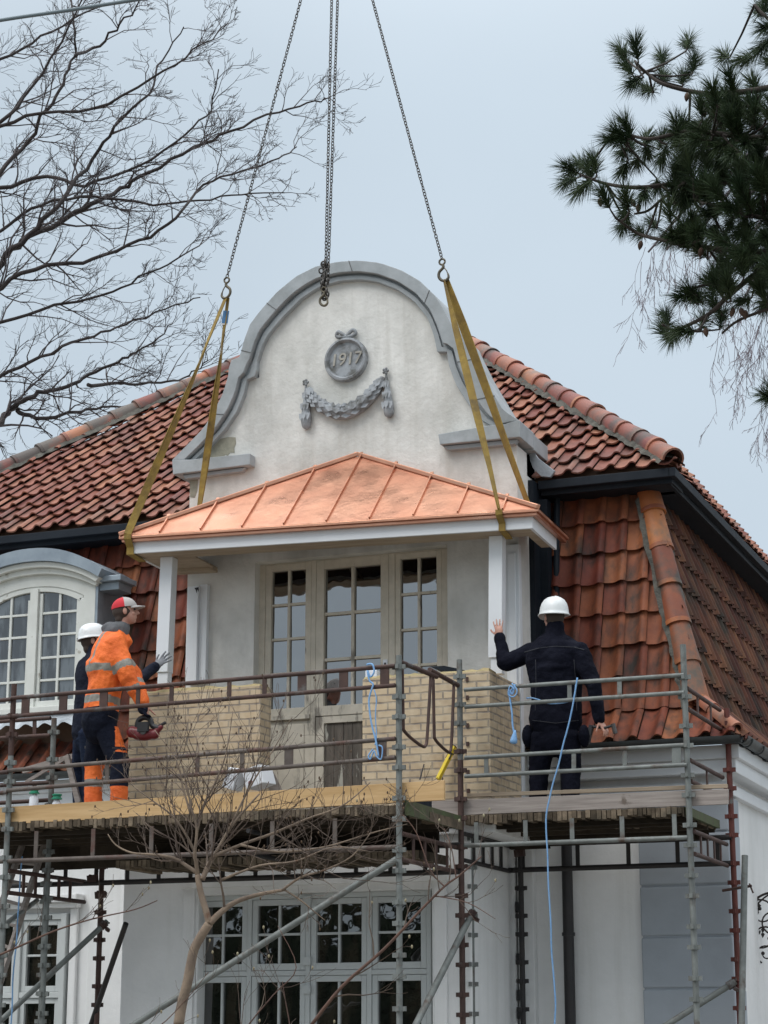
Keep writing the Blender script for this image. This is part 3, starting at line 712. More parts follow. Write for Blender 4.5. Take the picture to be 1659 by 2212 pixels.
for side_ in (0, 1):
    inr = (lambda x: x < gl-.05) if side_ == 0 else (lambda x: x > gr+.05)
    m = MB(); tile_field(m, V((x0m, YK, ZK)), V((1,0,0)), upf, nf, 0, span, Ls-.02, lambda s, t: inr(x0m+s) and keepm(s, t), **PMAT)
    mf = m.build('mansard_roof', 'tile_orange', house, smooth=True)
    if side_: clip(mf, [(V((XK,YK,ZK)), V((1,1,0)).normalized())])
    m = MB(); tile_field(m, V((x0m, YG_, ZGT)), V((1,0,0)), upk, nk, 0, span, Lk-.05, lambda s, t: inr(x0m+s), tw=.215, tg=Lk-.01, lift=.05, roll=.046)
    mk = m.build('mansard_foot', 'tile_orange', house, smooth=True)
    if side_: clip(mk, [(V((XG_,YG_,ZGT)), V((1,1,0)).normalized())])
ur = V((-upf.y, 0, upf.z)); nr2 = V((upf.z, 0, upf.y)); uk = V((-upk.y, 0, upk.z)); nk2 = V((upk.z, 0, upk.y))
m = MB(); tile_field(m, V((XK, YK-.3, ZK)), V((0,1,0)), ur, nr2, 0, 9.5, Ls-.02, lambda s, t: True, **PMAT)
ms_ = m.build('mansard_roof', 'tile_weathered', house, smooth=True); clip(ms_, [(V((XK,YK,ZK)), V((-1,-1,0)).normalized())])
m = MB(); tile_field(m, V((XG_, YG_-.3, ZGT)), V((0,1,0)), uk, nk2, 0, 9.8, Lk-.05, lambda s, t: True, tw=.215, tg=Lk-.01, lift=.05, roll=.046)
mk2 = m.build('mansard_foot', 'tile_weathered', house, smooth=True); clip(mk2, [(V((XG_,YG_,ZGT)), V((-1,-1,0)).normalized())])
m = MB()
for (a_, b_) in ((x0m, gl-.002), (gr+.002, None)):
    t0, t1, t2 = (XG_, XK, XM) if b_ is None else (b_, b_, b_); e = .02
    m.add([(a_, YG_+e, ZGT-.02), (t0-e, YG_+e, ZGT-.02), (t1-e, YK+e, ZK-.01), (a_, YK+e, ZK-.01), (t2-e, YM+e, ZM), (a_, YM+e, ZM)], [(0,1,2,3), (3,2,4,5)])
m.add([(XG_-.02,YG_+.02,ZGT-.02),(XG_-.02,YG_+9.5,ZGT-.02),(XK-.02,YG_+9.5,ZK-.01),(XK-.02,YK+.02,ZK-.01),(XM-.02,YG_+9.5,ZM),(XM-.02,YM+.02,ZM)], [(0,1,2,3),(3,2,4,5)])
m.build('mansard_boarding', 'wood_dark', house)
ridge('hip_tiles', V((XK+.0,YK-.0,ZK+.02)), V((XM-.0,YM+.0,ZM+.02)), .115, .40, 'hip_tile_orange', V((1,-1,0)).normalized(), .45)
ridge('hip_tiles', V((XG_-.02,YG_+.02,ZGT+.07)), V((XK,YK,ZK+.07)), .066, .36, 'ridge_tile', V((1,-1,1)).normalized(), False)
# dark flashing between gable cheek and mansard
m = MB(); m.box(gr+.002, gr+.05, Yg+.32, YM+.4, 4.1, ZE-.05); m.box(gr+.05, gr+.13, Yg+.50, Yg+.62, 4.2, ZE-.2); m.tube([V((gr+.17, Yg+.46, 4.2)), V((gr+.17, Yg+.70, ZE-.15))], .03, 8)
m.build('side_flashing', 'gutter_dark', house)
m = MB(); p = at(1150, 985, Yg+.35); o = len(m.v)
pts = [(1142,985),(1152,972),(1163,990),(1180,1003),(1200,1018),(1190,1032),(1170,1030),(1152,1012)]
m.prism(G(pts, Yg+.42), Yg+.40, Yg+.44); m.build('lead_flashing', 'lead', house, bevel=.004)
# lower gutter
m = MB(); zg = 4.12
def gut(p, q):
    d = (q-p).normalized(); s = d.cross(V((0,0,1))); o = len(m.v); n = 9
    for c_ in (p, q):
        for rr in (.065, .058):
            for j_ in range(n): t = math.pi*j_/(n-1); m.v.append(c_ + s*(math.cos(t)*rr) - V((0,0,1))*(math.sin(t)*rr))
    for k in (0, 1):
        for j_ in range(n-1): b_ = o+k*n+j_; m.f.append([b_, b_+1, b_+1+2*n, b_+2*n]); m.m.append(0)
gut(V((gr+.1, YG_-.05, zg+.03)), V((XG_+.05, YG_-.05, zg+.03))); gut(V((XG_+.05, YG_-.05, zg+.03)), V((XG_+.05, YG_+9.4, zg+.03)))
mat('gutter_zinc', (.075,.085,.088), (.055,.06,.062), 5, .5, .4)
for i in range(9):
    y = YG_+.1+i*.5; m.tube([V((XG_-.02+.07*math.cos(t)+.07, y, zg+.02-.07*math.sin(t))) for t in [math.pi*k/8 for k in range(9)]], .008, 5)
m.build('lower_gutter', 'gutter_zinc', house, smooth=True)
m = MB(); gut(V((XEL-.3, YG_-.05, zg+.03)), V((gl-.1, YG_-.05, zg+.03))); m.build('lower_gutter', 'gutter_zinc', house, smooth=True)
m = MB(); m.box(gr+.05, XG_-.02, YG_, YG_+.06, 4.10, 4.17); m.box(XG_-.08, XG_-.02, YG_+.06, YG_+9.3, 4.10, 4.17); m.build('eave_board', 'gutter_dark', house)

# --- arched dormer on the left
Yd = 17.45
U = lambda u, v: at(u, v, Yd)
cxd = U(72, 1350).x; rx = U(202, 1400).x - cxd
m = MB(); zarc = U(72, 1270).z; zs_ = U(202, 1284).z; zbot = U(72, 1530).z
def arc(c, hw, zside, ztop, n=20, y=None): # shallow arch from -hw to hw
    return [(c+hw*math.sin(a), zside + (ztop-zside)*((math.cos(a)-math.cos(1.15))/(1-math.cos(1.15)))) for a in []] or [
        (c + hw*(-1+2*i/n), zside + (ztop-zside)*(1-(abs(-1+2*i/n))**2.2)) for i in range(n+1)]
op_hw = U(178,1350).x - cxd; z_open_side = U(178,1286).z; z_open_top = U(77,1268).z
face_top_side = U(215,1255).z; face_top = U(80,1222).z
opening = arc(cxd, op_hw, z_open_side, z_open_top)
outer_a = arc(cxd, rx, face_top_side, face_top)
m.prism([(cxd-op_hw, zbot), (cxd-op_hw, z_open_side)] + opening[1:-1] + [(cxd+op_hw, z_open_side), (cxd+op_hw, zbot), (cxd+rx, zbot)] + outer_a[::-1] + [(cxd-rx, zbot)], Yd, Yd+.12)
dm = m.build('dormer', 'paint_cream', house, bevel=.005)
m = MB()
def band(t0, z0s, z0t, z1s, z1t, hw0, hw1, y0, y1, mb):
    a_ = arc(cxd, hw0, z0s, z0t); b_ = arc(cxd, hw1, z1s, z1t); mb.prism(a_ + b_[::-1], y0, y1)
zs1, zt1 = U(222,1262).z, U(80,1222).z
band(0, zs1-.02, zt1-.10, zs1+.01, zt1-.04, rx+.02, rx+.05, Yd-.05, Yd-.001, m)
band(0, zs1+.01, zt1-.04, zs1+.05, zt1+.015, rx+.05, rx+.10, Yd-.10, Yd+.25, m)
m.build('arch_moulding', 'paint_cream', dm, bevel=.006)
m = MB(); zso, zto = U(238,1240).z, U(82,1191).z
band(0, zs1+.05, zt1+.016, zso+.03, zto, rx+.10, rx+.14, Yd-.14, Yd+1.05, m)
m.build('zinc_arch_roof', 'zinc', dm, smooth=True)
m = MB(); xr = cxd+rx
m.box(xr+.03, xr+.25, Yd+.02, Yd+.28, zs1-.06, zs1+.02); m.box(xr+.03, xr+.30, Yd-.04, Yd+.30, zs1+.02, zs1+.075)
m.build('arch_return', 'zinc', dm, bevel=.005)
m = MB(); m.box(xr-.02, xr+.012, Yd+.121, Yd+.8, zbot, zs1); m.box(xr+.002, xr+.03, Yd-.0, Yd+.12, zbot, zs1); m.build('zinc_cheek', 'zinc', dm)
m = MB()                                                    # frame, two arched casements
yv = Yd+.06
m.box(cxd-.045, cxd+.045, yv-.07, yv, zbot, z_open_top-.02)
m.prism(arc(cxd, op_hw, z_open_side, z_open_top) + arc(cxd, op_hw-.045, z_open_side-.05, z_open_top-.05)[::-1], yv-.05, yv)
m.box(cxd-op_hw, cxd-op_hw+.05, yv-.05, yv, zbot, z_open_side-.02); m.box(cxd+op_hw-.05, cxd+op_hw, yv-.05, yv, zbot, z_open_side-.02)
m.box(cxd-op_hw+.05, cxd+op_hw-.05, yv-.05, yv, zbot, zbot+.07)
for s in (-1, 1):
    xa, xb = sorted((cxd+s*.05, cxd+s*(op_hw-.05)))
    m.box(xa, xa+.035, yv-.04, yv-.002, zbot+.07, z_open_side+.06); m.box(xb-.035, xb, yv-.04, yv-.002, zbot+.07, z_open_side+(.0 if s > 0 else .0))
    xm_ = (xa+xb)/2; m.box(xm_-.013, xm_+.013, yv-.036, yv-.003, zbot+.07, z_open_side+.08)
    for k in range(1, 5):
        z = lerp(zbot+.07, z_open_top-.03, k/5-.015); m.box(xa+.036, xb-.036, yv-.034, yv-.004, z-.012, z+.012)
fr = m.build('dormer_window_frame', 'paint_cream', dm, bevel=.003)
m = MB(); m.prism([(cxd-op_hw+.02, zbot+.02), (cxd-op_hw+.02, z_open_side-.02)] + arc(cxd, op_hw-.03, z_open_side-.02, z_open_top-.02)[1:-1] + [(cxd+op_hw-.02, z_open_side-.02), (cxd+op_hw-.02, zbot+.02)], yv-.016, yv-.010)
m.build('pane', 'glass_dormer', fr)
m = MB(); m.box(cxd-rx-.05, xr+.05, Yd-.08, Yd+.12, zbot-.06, zbot-.001); m.build('sill', 'paint_cream', dm, bevel=.006)
m = MB(); n = 60; o = len(m.v); x0_ = cxd-rx-.12; x1_ = xr+.15                  # lead apron dressed over the tiles
for i in range(n+1):
    x = lerp(x0_, x1_, i/n); ph = 2*math.pi*(x-x0m)/.215
    m.v += [V((x, Yd-.02, zbot-.06)), V((x, Yd-.06, zbot-.12)), V((x, Yd-.13-.012*math.sin(ph), zbot-.20+.02*math.sin(ph)))]
for i in range(n):
    for k in (0, 1): b_ = o+i*3+k; m.f.append([b_, b_+1, b_+4, b_+3]); m.m.append(0)
m.build('lead_apron', 'lead', dm, smooth=True)
# far neighbour roof behind, on the right
# ================================================================ THE HANGING CANOPY
PL, PR = at(278, 1196, 16.42), at(1150, 1141, 16.60)
ex = (PR-PL); CW = ex.length; ex.normalize(); ez = V((0,0,1)); ez = (ez-ex*ez.dot(ex)).normalized(); ey = ez.cross(ex)
CM = Matrix(((ex.x,ey.x,ez.x,PL.x),(ex.y,ey.y,ez.y,PL.y),(ex.z,ey.z,ez.z,PL.z),(0,0,0,1)))
CI = CM.inverted()
can = thing('balcony_canopy', 'hipped copper canopy on two white posts hanging from the slings above the balcony', 'canopy', (0,0,0)); can.matrix_world = CM
def loc_y(u, v, y):                                        # point on the canopy's own plane y
    o_, d = CI @ CAM, (CI.to_3x3() @ ray(u, v)); return o_ + d*((y-o_.y)/d.y)
CD, FH = .86, .115
# fascia
m = MB(); m.box(0, CW, 0, .03, 0, FH); m.box(-.0, .03, .03, CD, 0, FH); m.box(CW-.03, CW, .03, CD, 0, FH)
m.build('fascia', 'paint_new', can, local=True, bevel=.003)
m = MB(); m.box(.031, CW-.031, .031, .30, .004, .022); m.box(.031, .54, .301, CD-.01, .004, .022); m.box(CW-.12, CW-.031, .301, CD-.10, .004, .022)
m.box(.05, .54, CD-.13, CD-.01, -.03, .003)
m.build('soffit', 'wood_raw', can, local=True, bevel=.003)
ap = loc_y(777, 990, CD); AX, AZ = CW/2+.0, ap.z
ov = .075; ze = FH+.02
m = MB()                                                   # rafters and boarding
m.add([(.0,.02,FH-.002),(CW,.02,FH-.002),(AX,CD,AZ-.03)], [(0,1,2)]); m.add([(0,.02,FH-.002),(0,CD,FH-.002),(AX,CD,AZ-.03)], [(0,1,2)]); m.add([(CW,.02,FH-.002),(CW,CD,FH-.002),(AX,CD,AZ-.03)], [(0,1,2)])
m.build('boarding', 'wood_dark', can, local=True)
m = MB()
for i in range(1, 8):
    x = CW*i/8; t = 1-abs(x-AX)/(CW/2); m.beam((x, .04, FH-.04), (x, CD*max(.25, t), FH-.04+(AZ-FH-.03)*max(.25, t)-.02), .045, .07)
m.build('rafter', 'wood_raw', can, local=True)
m = MB(); ze2 = ze+.022
cf0, cf1, cb0, cb1, cap_ = V((-ov,-ov,ze2)), V((CW+ov,-ov,ze2)), V((-ov,CD,ze2)), V((CW+ov,CD+.20,ze2+.01)), V((AX,CD,AZ+.03))
def subpanel(a, b, c, n=24):  # slightly oil-canned sheet
    o = len(m.v); idx = {}
    for i in range(n+1):
        for j in range(n+1-i):
            p = a + (b-a)*(i/n) + (c-a)*(j/n); idx[i, j] = len(m.v); m.v.append(p)
    for i in range(n):
        for j in range(n-i):
            m.f.append([idx[i,j], idx[i+1,j], idx[i,j+1]]); m.m.append(0)
            if i+j < n-1: m.f.append([idx[i+1,j], idx[i+1,j+1], idx[i,j+1]]); m.m.append(0)
m.add([cf0, cf1, cap_], [(0,1,2)]); m.add([cf1, cb1, cap_], [(0,1,2)]); m.add([cb0, cf0, cap_], [(0,1,2)])
m.add([cf0, cf1, cb1, cb0], [(3,2,1,0)]) if False else None
cr_ = m.build('copper_roof', 'copper', can, local=True)
npan = 9; sl_ = (cap_-V((AX,-ov,ze2)))
for i in range(1, npan+1):
    x = cf0.x + .415*i
    if x > cf1.x-.25: break
    t = 1-abs(x-AX)/((cf1.x-cf0.x)/2)
    a_ = V((x, -ov+.01, ze2+.012)); b_ = V((x, -ov+sl_.y*t, ze2+sl_.z*t+.012))
    if (b_-a_).length > .08: m = MB(); m.beam(a_, b_, .013, .034); m.beam(b_+V((0,0,.004)), b_ + (b_-a_).normalized()*.03+V((0,0,.004)), .03, .045); m.build('seam', 'copper', cr_, local=True)
m = MB()
for (a_, b_) in ((cf0, cap_), (cf1, cap_)):
    m.beam(a_+V((0,0,.014)), b_+V((0,0,.014)), .045, .04)
m.beam(cap_+V((0,-.02,.01)), cap_+V((0,.03,.01)), .07, .05)
m.build('hip_cap', 'copper', cr_, local=True, bevel=.006)
m = MB()                                                   # folded drip edge, two steps
def edge(z0, z1, o0, t):
    m.box(-o0, CW+o0, -o0, -o0+t, z0, z1); m.box(-o0, -o0+t, -o0+t, CD, z0, z1); m.box(CW+o0-t, CW+o0, -o0+t, CD+.17, z0, z1)
edge(ze-.006, ze2-.0015, ov, ov-.01); edge(FH-.014, ze-.0065, ov-.022, .045)
m.build('drip_edge', 'copper', cr_, local=True, bevel=.004)
# posts
for (ua, ub, vb, vt, y) in ((342, 380, 1451, 1478, .22), (1055, 1093, 1420, 1452, .20)):
    a_, b_ = loc_y(ua, 1300, y).x, loc_y(ub, 1300, y).x; zb = loc_y((ua+ub)/2, vb, y).z; zt_ = loc_y((ua+ub)/2, vt, y).z
    wdt = .125; m = MB(); m.box(a_, a_+wdt, y, y+wdt, zb, .003); m.box(a_+.02, a_+wdt-.002, y+.015, y+wdt-.015, zt_-.01, zb)
    m.build('post', 'paint_new', can, local=True, bevel=.004)

# ================================================================ CHAINS AND SLINGS
yc = 16.9
crane = at(727, -290, yc)
hkL, hkR = at(490, 600, yc), at(955, 560, yc)
def chain(P, Q, name, label, pitch=.033, wr=.0047, w_=.0135, sag=0, group=None):
    mb = MB(); d = (Q-P); L_ = d.length; d.normalize(); n = int(L_/pitch); a0 = d.orthogonal().normalized(); b0 = d.cross(a0)
    for i in range(n):
        c = P + d*(pitch*(i+.5)) + V((0,0,-sag*4*(i/n)*(1-i/n))); ang_ = (math.pi/2)*(i % 2) + .35 + rnd.uniform(-.2,.2)
        a = a0*math.cos(ang_) + b0*math.sin(ang_); e = d.cross(a); hl = pitch*.5+.001; pts = []
        for k in range(10):
            t = 2*math.pi*k/10; pts.append(c + a*(math.cos(t)*w_) + d*(math.sin(t)*w_*.7 + (hl-w_*.0 if math.sin(t) > .1 else -hl if math.sin(t) < -.1 else 0)*.62))
        o = len(mb.v); k_ = len(pts)
        for j in range(k_):
            tg = (pts[(j+1) % k_]-pts[j-1]).normalized(); s1 = tg.cross(e).normalized()
            for q in range(5):
                t = 2*math.pi*q/5; mb.v.append(pts[j] + s1*(math.cos(t)*wr) + e*(math.sin(t)*wr))
        for j in range(k_):
            for q in range(5):
                j2 = (j+1) % k_; q2 = (q+1) % 5; mb.f.append([o+j*5+q, o+j*5+q2, o+j2*5+q2, o+j2*5+q]); mb.m.append(0)
    t = thing(name, label, 'chain', P, group)
    mb.build('chain_links', 'chain_steel', t, smooth='all'); return t
def hook(t, top, s=1.0, tilt=0, flip=1):
    """a clevis grab/sling hook below a ring"""
    m = MB(); d = V((math.sin(tilt), 0, -math.cos(tilt))); sd_ = V((math.cos(tilt), 0, math.sin(tilt)))*flip
    pts = [top + sd_*(.022*s*math.cos(a)) + V((0,0,-.02*s)) + d*(.022*s*math.sin(a)) for a in [2*math.pi*k/12 for k in range(13)]]
    m.tube(pts, .0075*s, 8); c = top + d*.045*s
    P_ = [c + d*(-.005), c + d*.02*s + sd_*.004, c+d*.05*s - sd_*.030*s, c+d*.085*s - sd_*.036*s, c+d*.115*s - sd_*.018*s, c+d*.125*s + sd_*.012*s, c+d*.105*s + sd_*.036*s, c+d*.072*s + sd_*.034*s]
    P2 = smooth_path(P_, 4); nn = len(P2)
    m.tube(P2, [lerp(.011, .0115, i/nn)*s if i < nn*.75 else lerp(.0115, .005, (i/nn-.75)/.25)*s for i in range(nn)], 8)
    m.tube([c + d*.02*s + sd_*.01, c+d*.05*s + sd_*.026*s, c+d*.078*s + sd_*.034*s], .0045*s, 6)
    h = m.build('hook', 'hook_steel', t, smooth='all'); return c + d*.118*s
G_ = 'lifting chains above the canopy'
tL = chain(hkL, crane, 'lifting_chain', 'left slanting lifting chain whose hook holds two yellow slings')
hbL = hook(tL, hkL, 1.25, -.03, -1)
tR = chain(hkR, crane, 'lifting_chain', 'right slanting lifting chain whose hook hangs by the right curve of the gable')
hbR = hook(tR, hkR, 1.3, .08, 1)
ma, mb_ = at(702, 640, yc), at(708, 615, yc)
tM = chain(ma, crane+V((-.02,0,0)), 'lifting_chain', 'middle lifting chain that ends in a chain bundle at the gable top')
chainb = chain(mb_, crane+V((.055,.02,0)), 'lifting_chain', 'second middle chain running close along the right side of its twin')
bm_ = MB()
for k in range(26):
    p = ma + V((rnd.uniform(-.03,.03), rnd.uniform(-.03,.03), -.03+k*.015)); a = rnd.uniform(0, 3.1)
    pts = [p + V((.022*math.cos(t)*math.cos(a), .022*math.cos(t)*math.sin(a), .028*math.sin(t))) for t in [2*math.pi*j/10 for j in range(11)]]
    bm_.tube(pts, .009, 6)
bm_.build('chain_bundle', 'chain_steel', tM, smooth='all'); hook(tM, ma+V((0,-.03,.08)), 1.1, 0, 1)
# crane hook far above the frame
t = thing('crane_hook', 'steel crane hook where the four chains meet above the picture', 'hook', crane)
m = MB(); m.tube([crane+V((.06*math.cos(a), 0, .09*math.sin(a)+.07)) for a in [2*math.pi*k/16 for k in range(17)]], .014, 8); m.build('ring', 'hook_steel', t, smooth='all')
m = MB(); m.tube(smooth_path([crane+V((0,0,.55)), crane+V((0,0,.35)), crane+V((-.08,0,.22)), crane+V((-.05,0,.11)), crane+V((.05,0,.11)), crane+V((.09,0,.2))], 4), .026, 10); m.tube([crane+V((0,0,.5)), crane+V((0,0,9))], .012, 8); m.build('hook_block', 'hook_steel', t, smooth='all')

def ribbon(mb, pts, w_, twist, th=.005, m_=0, a0=0):
    o = len(mb.v); k = len(pts)
    for i, p in enumerate(pts):
        d = (pts[min(i+1,k-1)]-pts[max(i-1,0)]).normalized(); a = V((1,0,0)); a = (a-d*a.dot(d)).normalized(); b = d.cross(a)
        t = a0 + twist*i/(k-1); ww = w_[i] if isinstance(w_, list) else w_
        s = a*math.cos(t) + b*math.sin(t); nn = a*-math.sin(t) + b*math.cos(t)
        mb.v += [p-s*ww/2-nn*th/2, p+s*ww/2-nn*th/2, p+s*ww/2+nn*th/2, p-s*ww/2+nn*th/2]
    for i in range(k-1):
        for j in range(4): mb.f.append([o+i*4+j, o+i*4+(j+1)%4, o+(i+1)*4+(j+1)%4, o+(i+1)*4+j]); mb.m.append(m_)
    mb.f.append([o,o+1,o+2,o+3]); mb.m.append(m_); e = o+(k-1)*4; mb.f.append([e+3,e+2,e+1,e]); mb.m.append(m_)
def strap_line(p, q, n=24): return [p.lerp(q, i/(n-1)) for i in range(n)]
W2 = lambda x, y, z: CM @ V((x, y, z))
def sling(P, Q, label, tw, wd=.062, wrap=None, labeled=False, a0=.2):
    m = MB(); n = 30; ws = [wd*(.55+.45*min(1, i/6)) for i in range(n)]
    ribbon(m, strap_line(P, Q, n), ws, tw, .007, a0=a0)
    ribbon(m, [p + V((.014*math.sin(math.pi*i/(n-1)), .008, 0)) for i, p in enumerate(strap_line(P, Q, n))], [w*.9 for w in ws], tw*.9, .006, a0=a0+.25)
    if wrap: ribbon(m, wrap, wd*1.05, 0, .007)
    if not labeled:
        return tag(m.build('lifting_sling', 'sling'), label, 'sling', 'yellow lifting slings')
    t = thing('lifting_sling', label, 'sling', P, 'yellow lifting slings'); m.build('strap', 'sling', t)
    if labeled:
        l = MB(); d = (Q-P).normalized(); p = P + d*.13
        ribbon(l, [p + d*(.125*i/4) for i in range(5)], .058, 0, .016); l.build('label_sleeve', 'blue_label', t)
        l = MB(); ribbon(l, [p + d*(.127+.014*i/2) for i in range(3)], .058, 0, .016); l.build('label_edge', 'white_plain', t)
def top_at(x):   # front eave point of the canopy, just proud of the copper
    return W2(x, -ov-.012, ze2+.01)
xa = loc_y(276, 1160, -ov).x
wrapL = [top_at(xa), W2(xa, -ov-.006, ze-.01), W2(xa, -.012, FH*.5), W2(xa+.0, -.012, -.008), W2(xa+.0, .12, -.012), W2(xa, .26, -.02)]
sling(hbL, top_at(xa), 'yellow sling from the left hook down to the front left corner of the copper canopy', 2.6, .07, wrapL)
pr2 = CM @ loc_y(430, 1097, CD-.14)
pr2b = pr2 + V((0,0,-.12))
sling(hbL+V((.015,.02,0)), pr2, 'yellow sling with a blue label, going behind the left slope of the copper canopy', 3.4, .06, [pr2, pr2b], True)
xb = loc_y(1078, 1115, -ov).x
wrapR = [top_at(xb), W2(xb, -ov-.006, ze-.01), W2(xb+.01, -.012, FH*.5), W2(xb+.01, -.012, -.008), W2(xb+.01, .12, -.012), W2(xb, .26, -.02)]
sling(hbR, top_at(xb), 'yellow sling from the right hook over the white front fascia near the right post', -2.8, .06, wrapR, a0=.9)
pr3 = CM @ loc_y(1141, 1090, CD-.30)
sling(hbR+V((.02,.02,0)), pr3, 'yellow sling running to the back right corner of the canopy, rightmost of the four', .7, .095, [pr3, pr3+V((0,0,-.10))])

# ================================================================ THE SCAFFOLD
Y1s, Y2s, Y3s, Ymid = 14.9, 16.2, 17.42, 15.5
scf = thing('scaffold', 'rusty steel tube scaffold in front of the villa with plank decks and guard rails', 'scaffold', (-7, 15.5, 0))
TR = .0245
def standard(u, v, Y, vt, mt, mt2=None, zsplit=None, vb=None, phase=0.0, r=TR, label=None, vtop_z=None):
    p = at(u, v, Y); zt_ = at(u, vt, Y).z if vtop_z is None else vtop_z; z0 = 0 if vb is None else at(u, vb, Y).z
    m = MB()
    def piece(za, zb, mi):
        m.tube([V((p.x, Y, za)), V((p.x, Y, zb))], r, 12, mi)
    if zsplit: piece(z0, zsplit, 0); piece(zsplit, zt_, 1)
    else: piece(z0, zt_, 0)
    z = z0 + phase
    while z < zt_-.06:
        mi = 1 if (zsplit and z > zsplit) else 0
        for dz_ in (0, .16):
            zz = z + dz_
            if zz > zt_-.02: continue
            m.tube([V((p.x, Y, zz-.010)), V((p.x, Y, zz+.030))], r+.007, 12, mi)
            for a in (0, 1):
                s = V((1,0,0)) if a == 0 else V((0,1,0)); c = V((p.x, Y, zz+.012))
                for k in (-1, 1): m.beam(c+s*k*(r), c+s*k*(r+.030), .024, .036, V((0,0,1)), mi)
        z += .40
    m.tube([V((p.x, Y, zt_-.001)), V((p.x, Y, zt_+.0))], r*.7, 8, 0)
    o = m.build('standard', [mt, mt2 or mt], scf, smooth=True)
    if label: tag(o, label)
    return p.x
xA = standard(25, 1600, Y1s, 1478, 'galvanised', 'rust', 3.95, phase=.12)
xB = standard(862, 1700, Y1s, 1416, 'galvanised', phase=.07, label='galvanised front standard')
xC = standard(995, 1700, Y2s, 1425, 'rust', 'galvanised', 3.9, phase=.2)
xC2 = standard(1014, 1600, Y2s+.24, 1462, 'galvanised', 'rust', 3.6, phase=.05)
xD = standard(1483, 1600, Y2s, 1392, 'galvanised', phase=.31)
xE = standard(1577, 1700, Y3s+.03, 1530, 'rust_red', phase=.1, label='rust red rear standard')
xF = standard(216, 2000, Y2s, 1830, 'rust', phase=.3)
xG = standard(1125, 1900, Y3s, 1830, 'black_steel', phase=.1)
xH = standard(109, 1750, Ymid, 1552, 'galvanised', phase=.22)
standard(96, 2000, Y2s-.1, 1830, 'galvanised', phase=.4)
m = MB(); a_, b_ = at(1609, 1848, 17.2), at(1600, 2330, 16.9); m.tube([a_, b_, b_+(b_-a_)*.9], .027, 12); m.build('loose_tube', 'galvanised', scf, smooth=True)
def ladder_beam(p0, p1, q0, q1, mt, struts, name='guard_rail', r=.0185, wide=(), top=True):
    """pair of tubes with short uprights: p0-p1 upper, q0-q1 lower"""
    m = MB(); m.tube([q0, q1], r, 10)
    if top: m.tube([p0, p1], r, 10)
    for i, t in enumerate(struts):
        a, b = p0.lerp(p1, t), q0.lerp(q1, t); m.beam(a, b, .075 if i in wide else .036, .012, (p1-p0).cross(V((0,0,1))))
    return m.build(name, mt, scf, smooth=True)
def hb(u0, v0, u1, v1, Y): 
    a, b = at(u0, v0, Y), at(u1, v1, Y); return a, b
Yr = Y1s-.03
def lv(xa, xb, z, Y): return V((xa, Y, z)), V((xb, Y, z))
zz = lambda u, v, Y=Y1s: at(u, v, Y).z
def tf(us, xa, xb, Y): return [(at(u, 1600, Y).x-xa)/(xb-xa) for u in us]
zt1, zt2_ = (zz(851,1440)+zz(36,1508.7))/2, (zz(851,1482)+zz(36,1548))/2
a, b = lv(xA, xB-.02, zt1, Yr); c, d = lv(xA, xB-.02, zt2_, Yr)
a.z, b.z, c.z, d.z = zz(36,1508.7), zz(851,1440), zz(36,1548), zz(851,1482)
ladder_beam(a, b, c, d, 'rust', tf((52,134,222,297,370,496,573,655,746,836), xA, xB, Yr), wide=(0,1,2,7,8,9))
a, b, c, d = V((xA,Yr,zz(30,1665))), V((xB-.02,Yr,zz(851,1597))), V((xA,Yr,zz(30,1708))), V((xB-.02,Yr,zz(851,1638)))
ladder_beam(a, b, c, d, 'steel_brown', tf((235,430,527,628,830), xA, xB, Yr), wide=(3,4))
# left continuation
for (v0, v1) in ((1512, 1550), (1668, 1712)):
    a, b = at(-120, v0+12, Y1s), V((xA, Yr, at(25, v0, Y1s).z)); c, d = at(-120, v1+12, Y1s), V((xA, Yr, at(25, v1, Y1s).z)); ladder_beam(a, b, c, d, 'rust', [.2, .6])
a, b, c, d = at(-60,1563,Ymid), at(109,1551,Ymid), at(-60,1598,Ymid), at(109,1588,Ymid); ladder_beam(a, b, c, d, 'rust', [.3,.8])
a, b, c, d = at(-60,1700,Ymid), at(109,1690,Ymid), at(-60,1738,Ymid), at(109,1728,Ymid); ladder_beam(a, b, c, d, 'rust', [.3,.8])
# right bay rails
Yq = Y2s-.03
m_g = 'galvanised'
a, b, c, d = at(1003,1490,Yq), at(1478,1458,Yq), at(1004,1527,Yq), at(1478,1496,Yq); ladder_beam(a, b, c, d, m_g, tf((1233,1342), a.x, b.x, Yq))
a, b, c, d = at(1004,1637,Yq), at(1484,1609,Yq), at(1004,1677,Yq), at(1484,1652,Yq); ladder_beam(a, b, c, d, m_g, tf((1050,1239,1349,1461), a.x, b.x, Yq), wide=(3,))
# returns running in depth
def ret(xa, Ya, Yb_, z, mt, name='guard_rail', struts=(), dz=.17, z2=None):
    a, b = V((xa, Ya, z)), V((xa, Yb_, z if z2 is None else z2)); c, d = a-V((0,0,dz)), b-V((0,0,dz)); return ladder_beam(a, b, c, d, mt, struts, name)
zr_ = at(1491, 1486, Y2s).z
ret(xD+.02, Y2s, Y3s, zr_, 'rust', struts=(.3,.7)); ret(xD+.02, Y2s, Y3s, at(1500,1641,Y2s).z, 'rust', struts=(.5,))
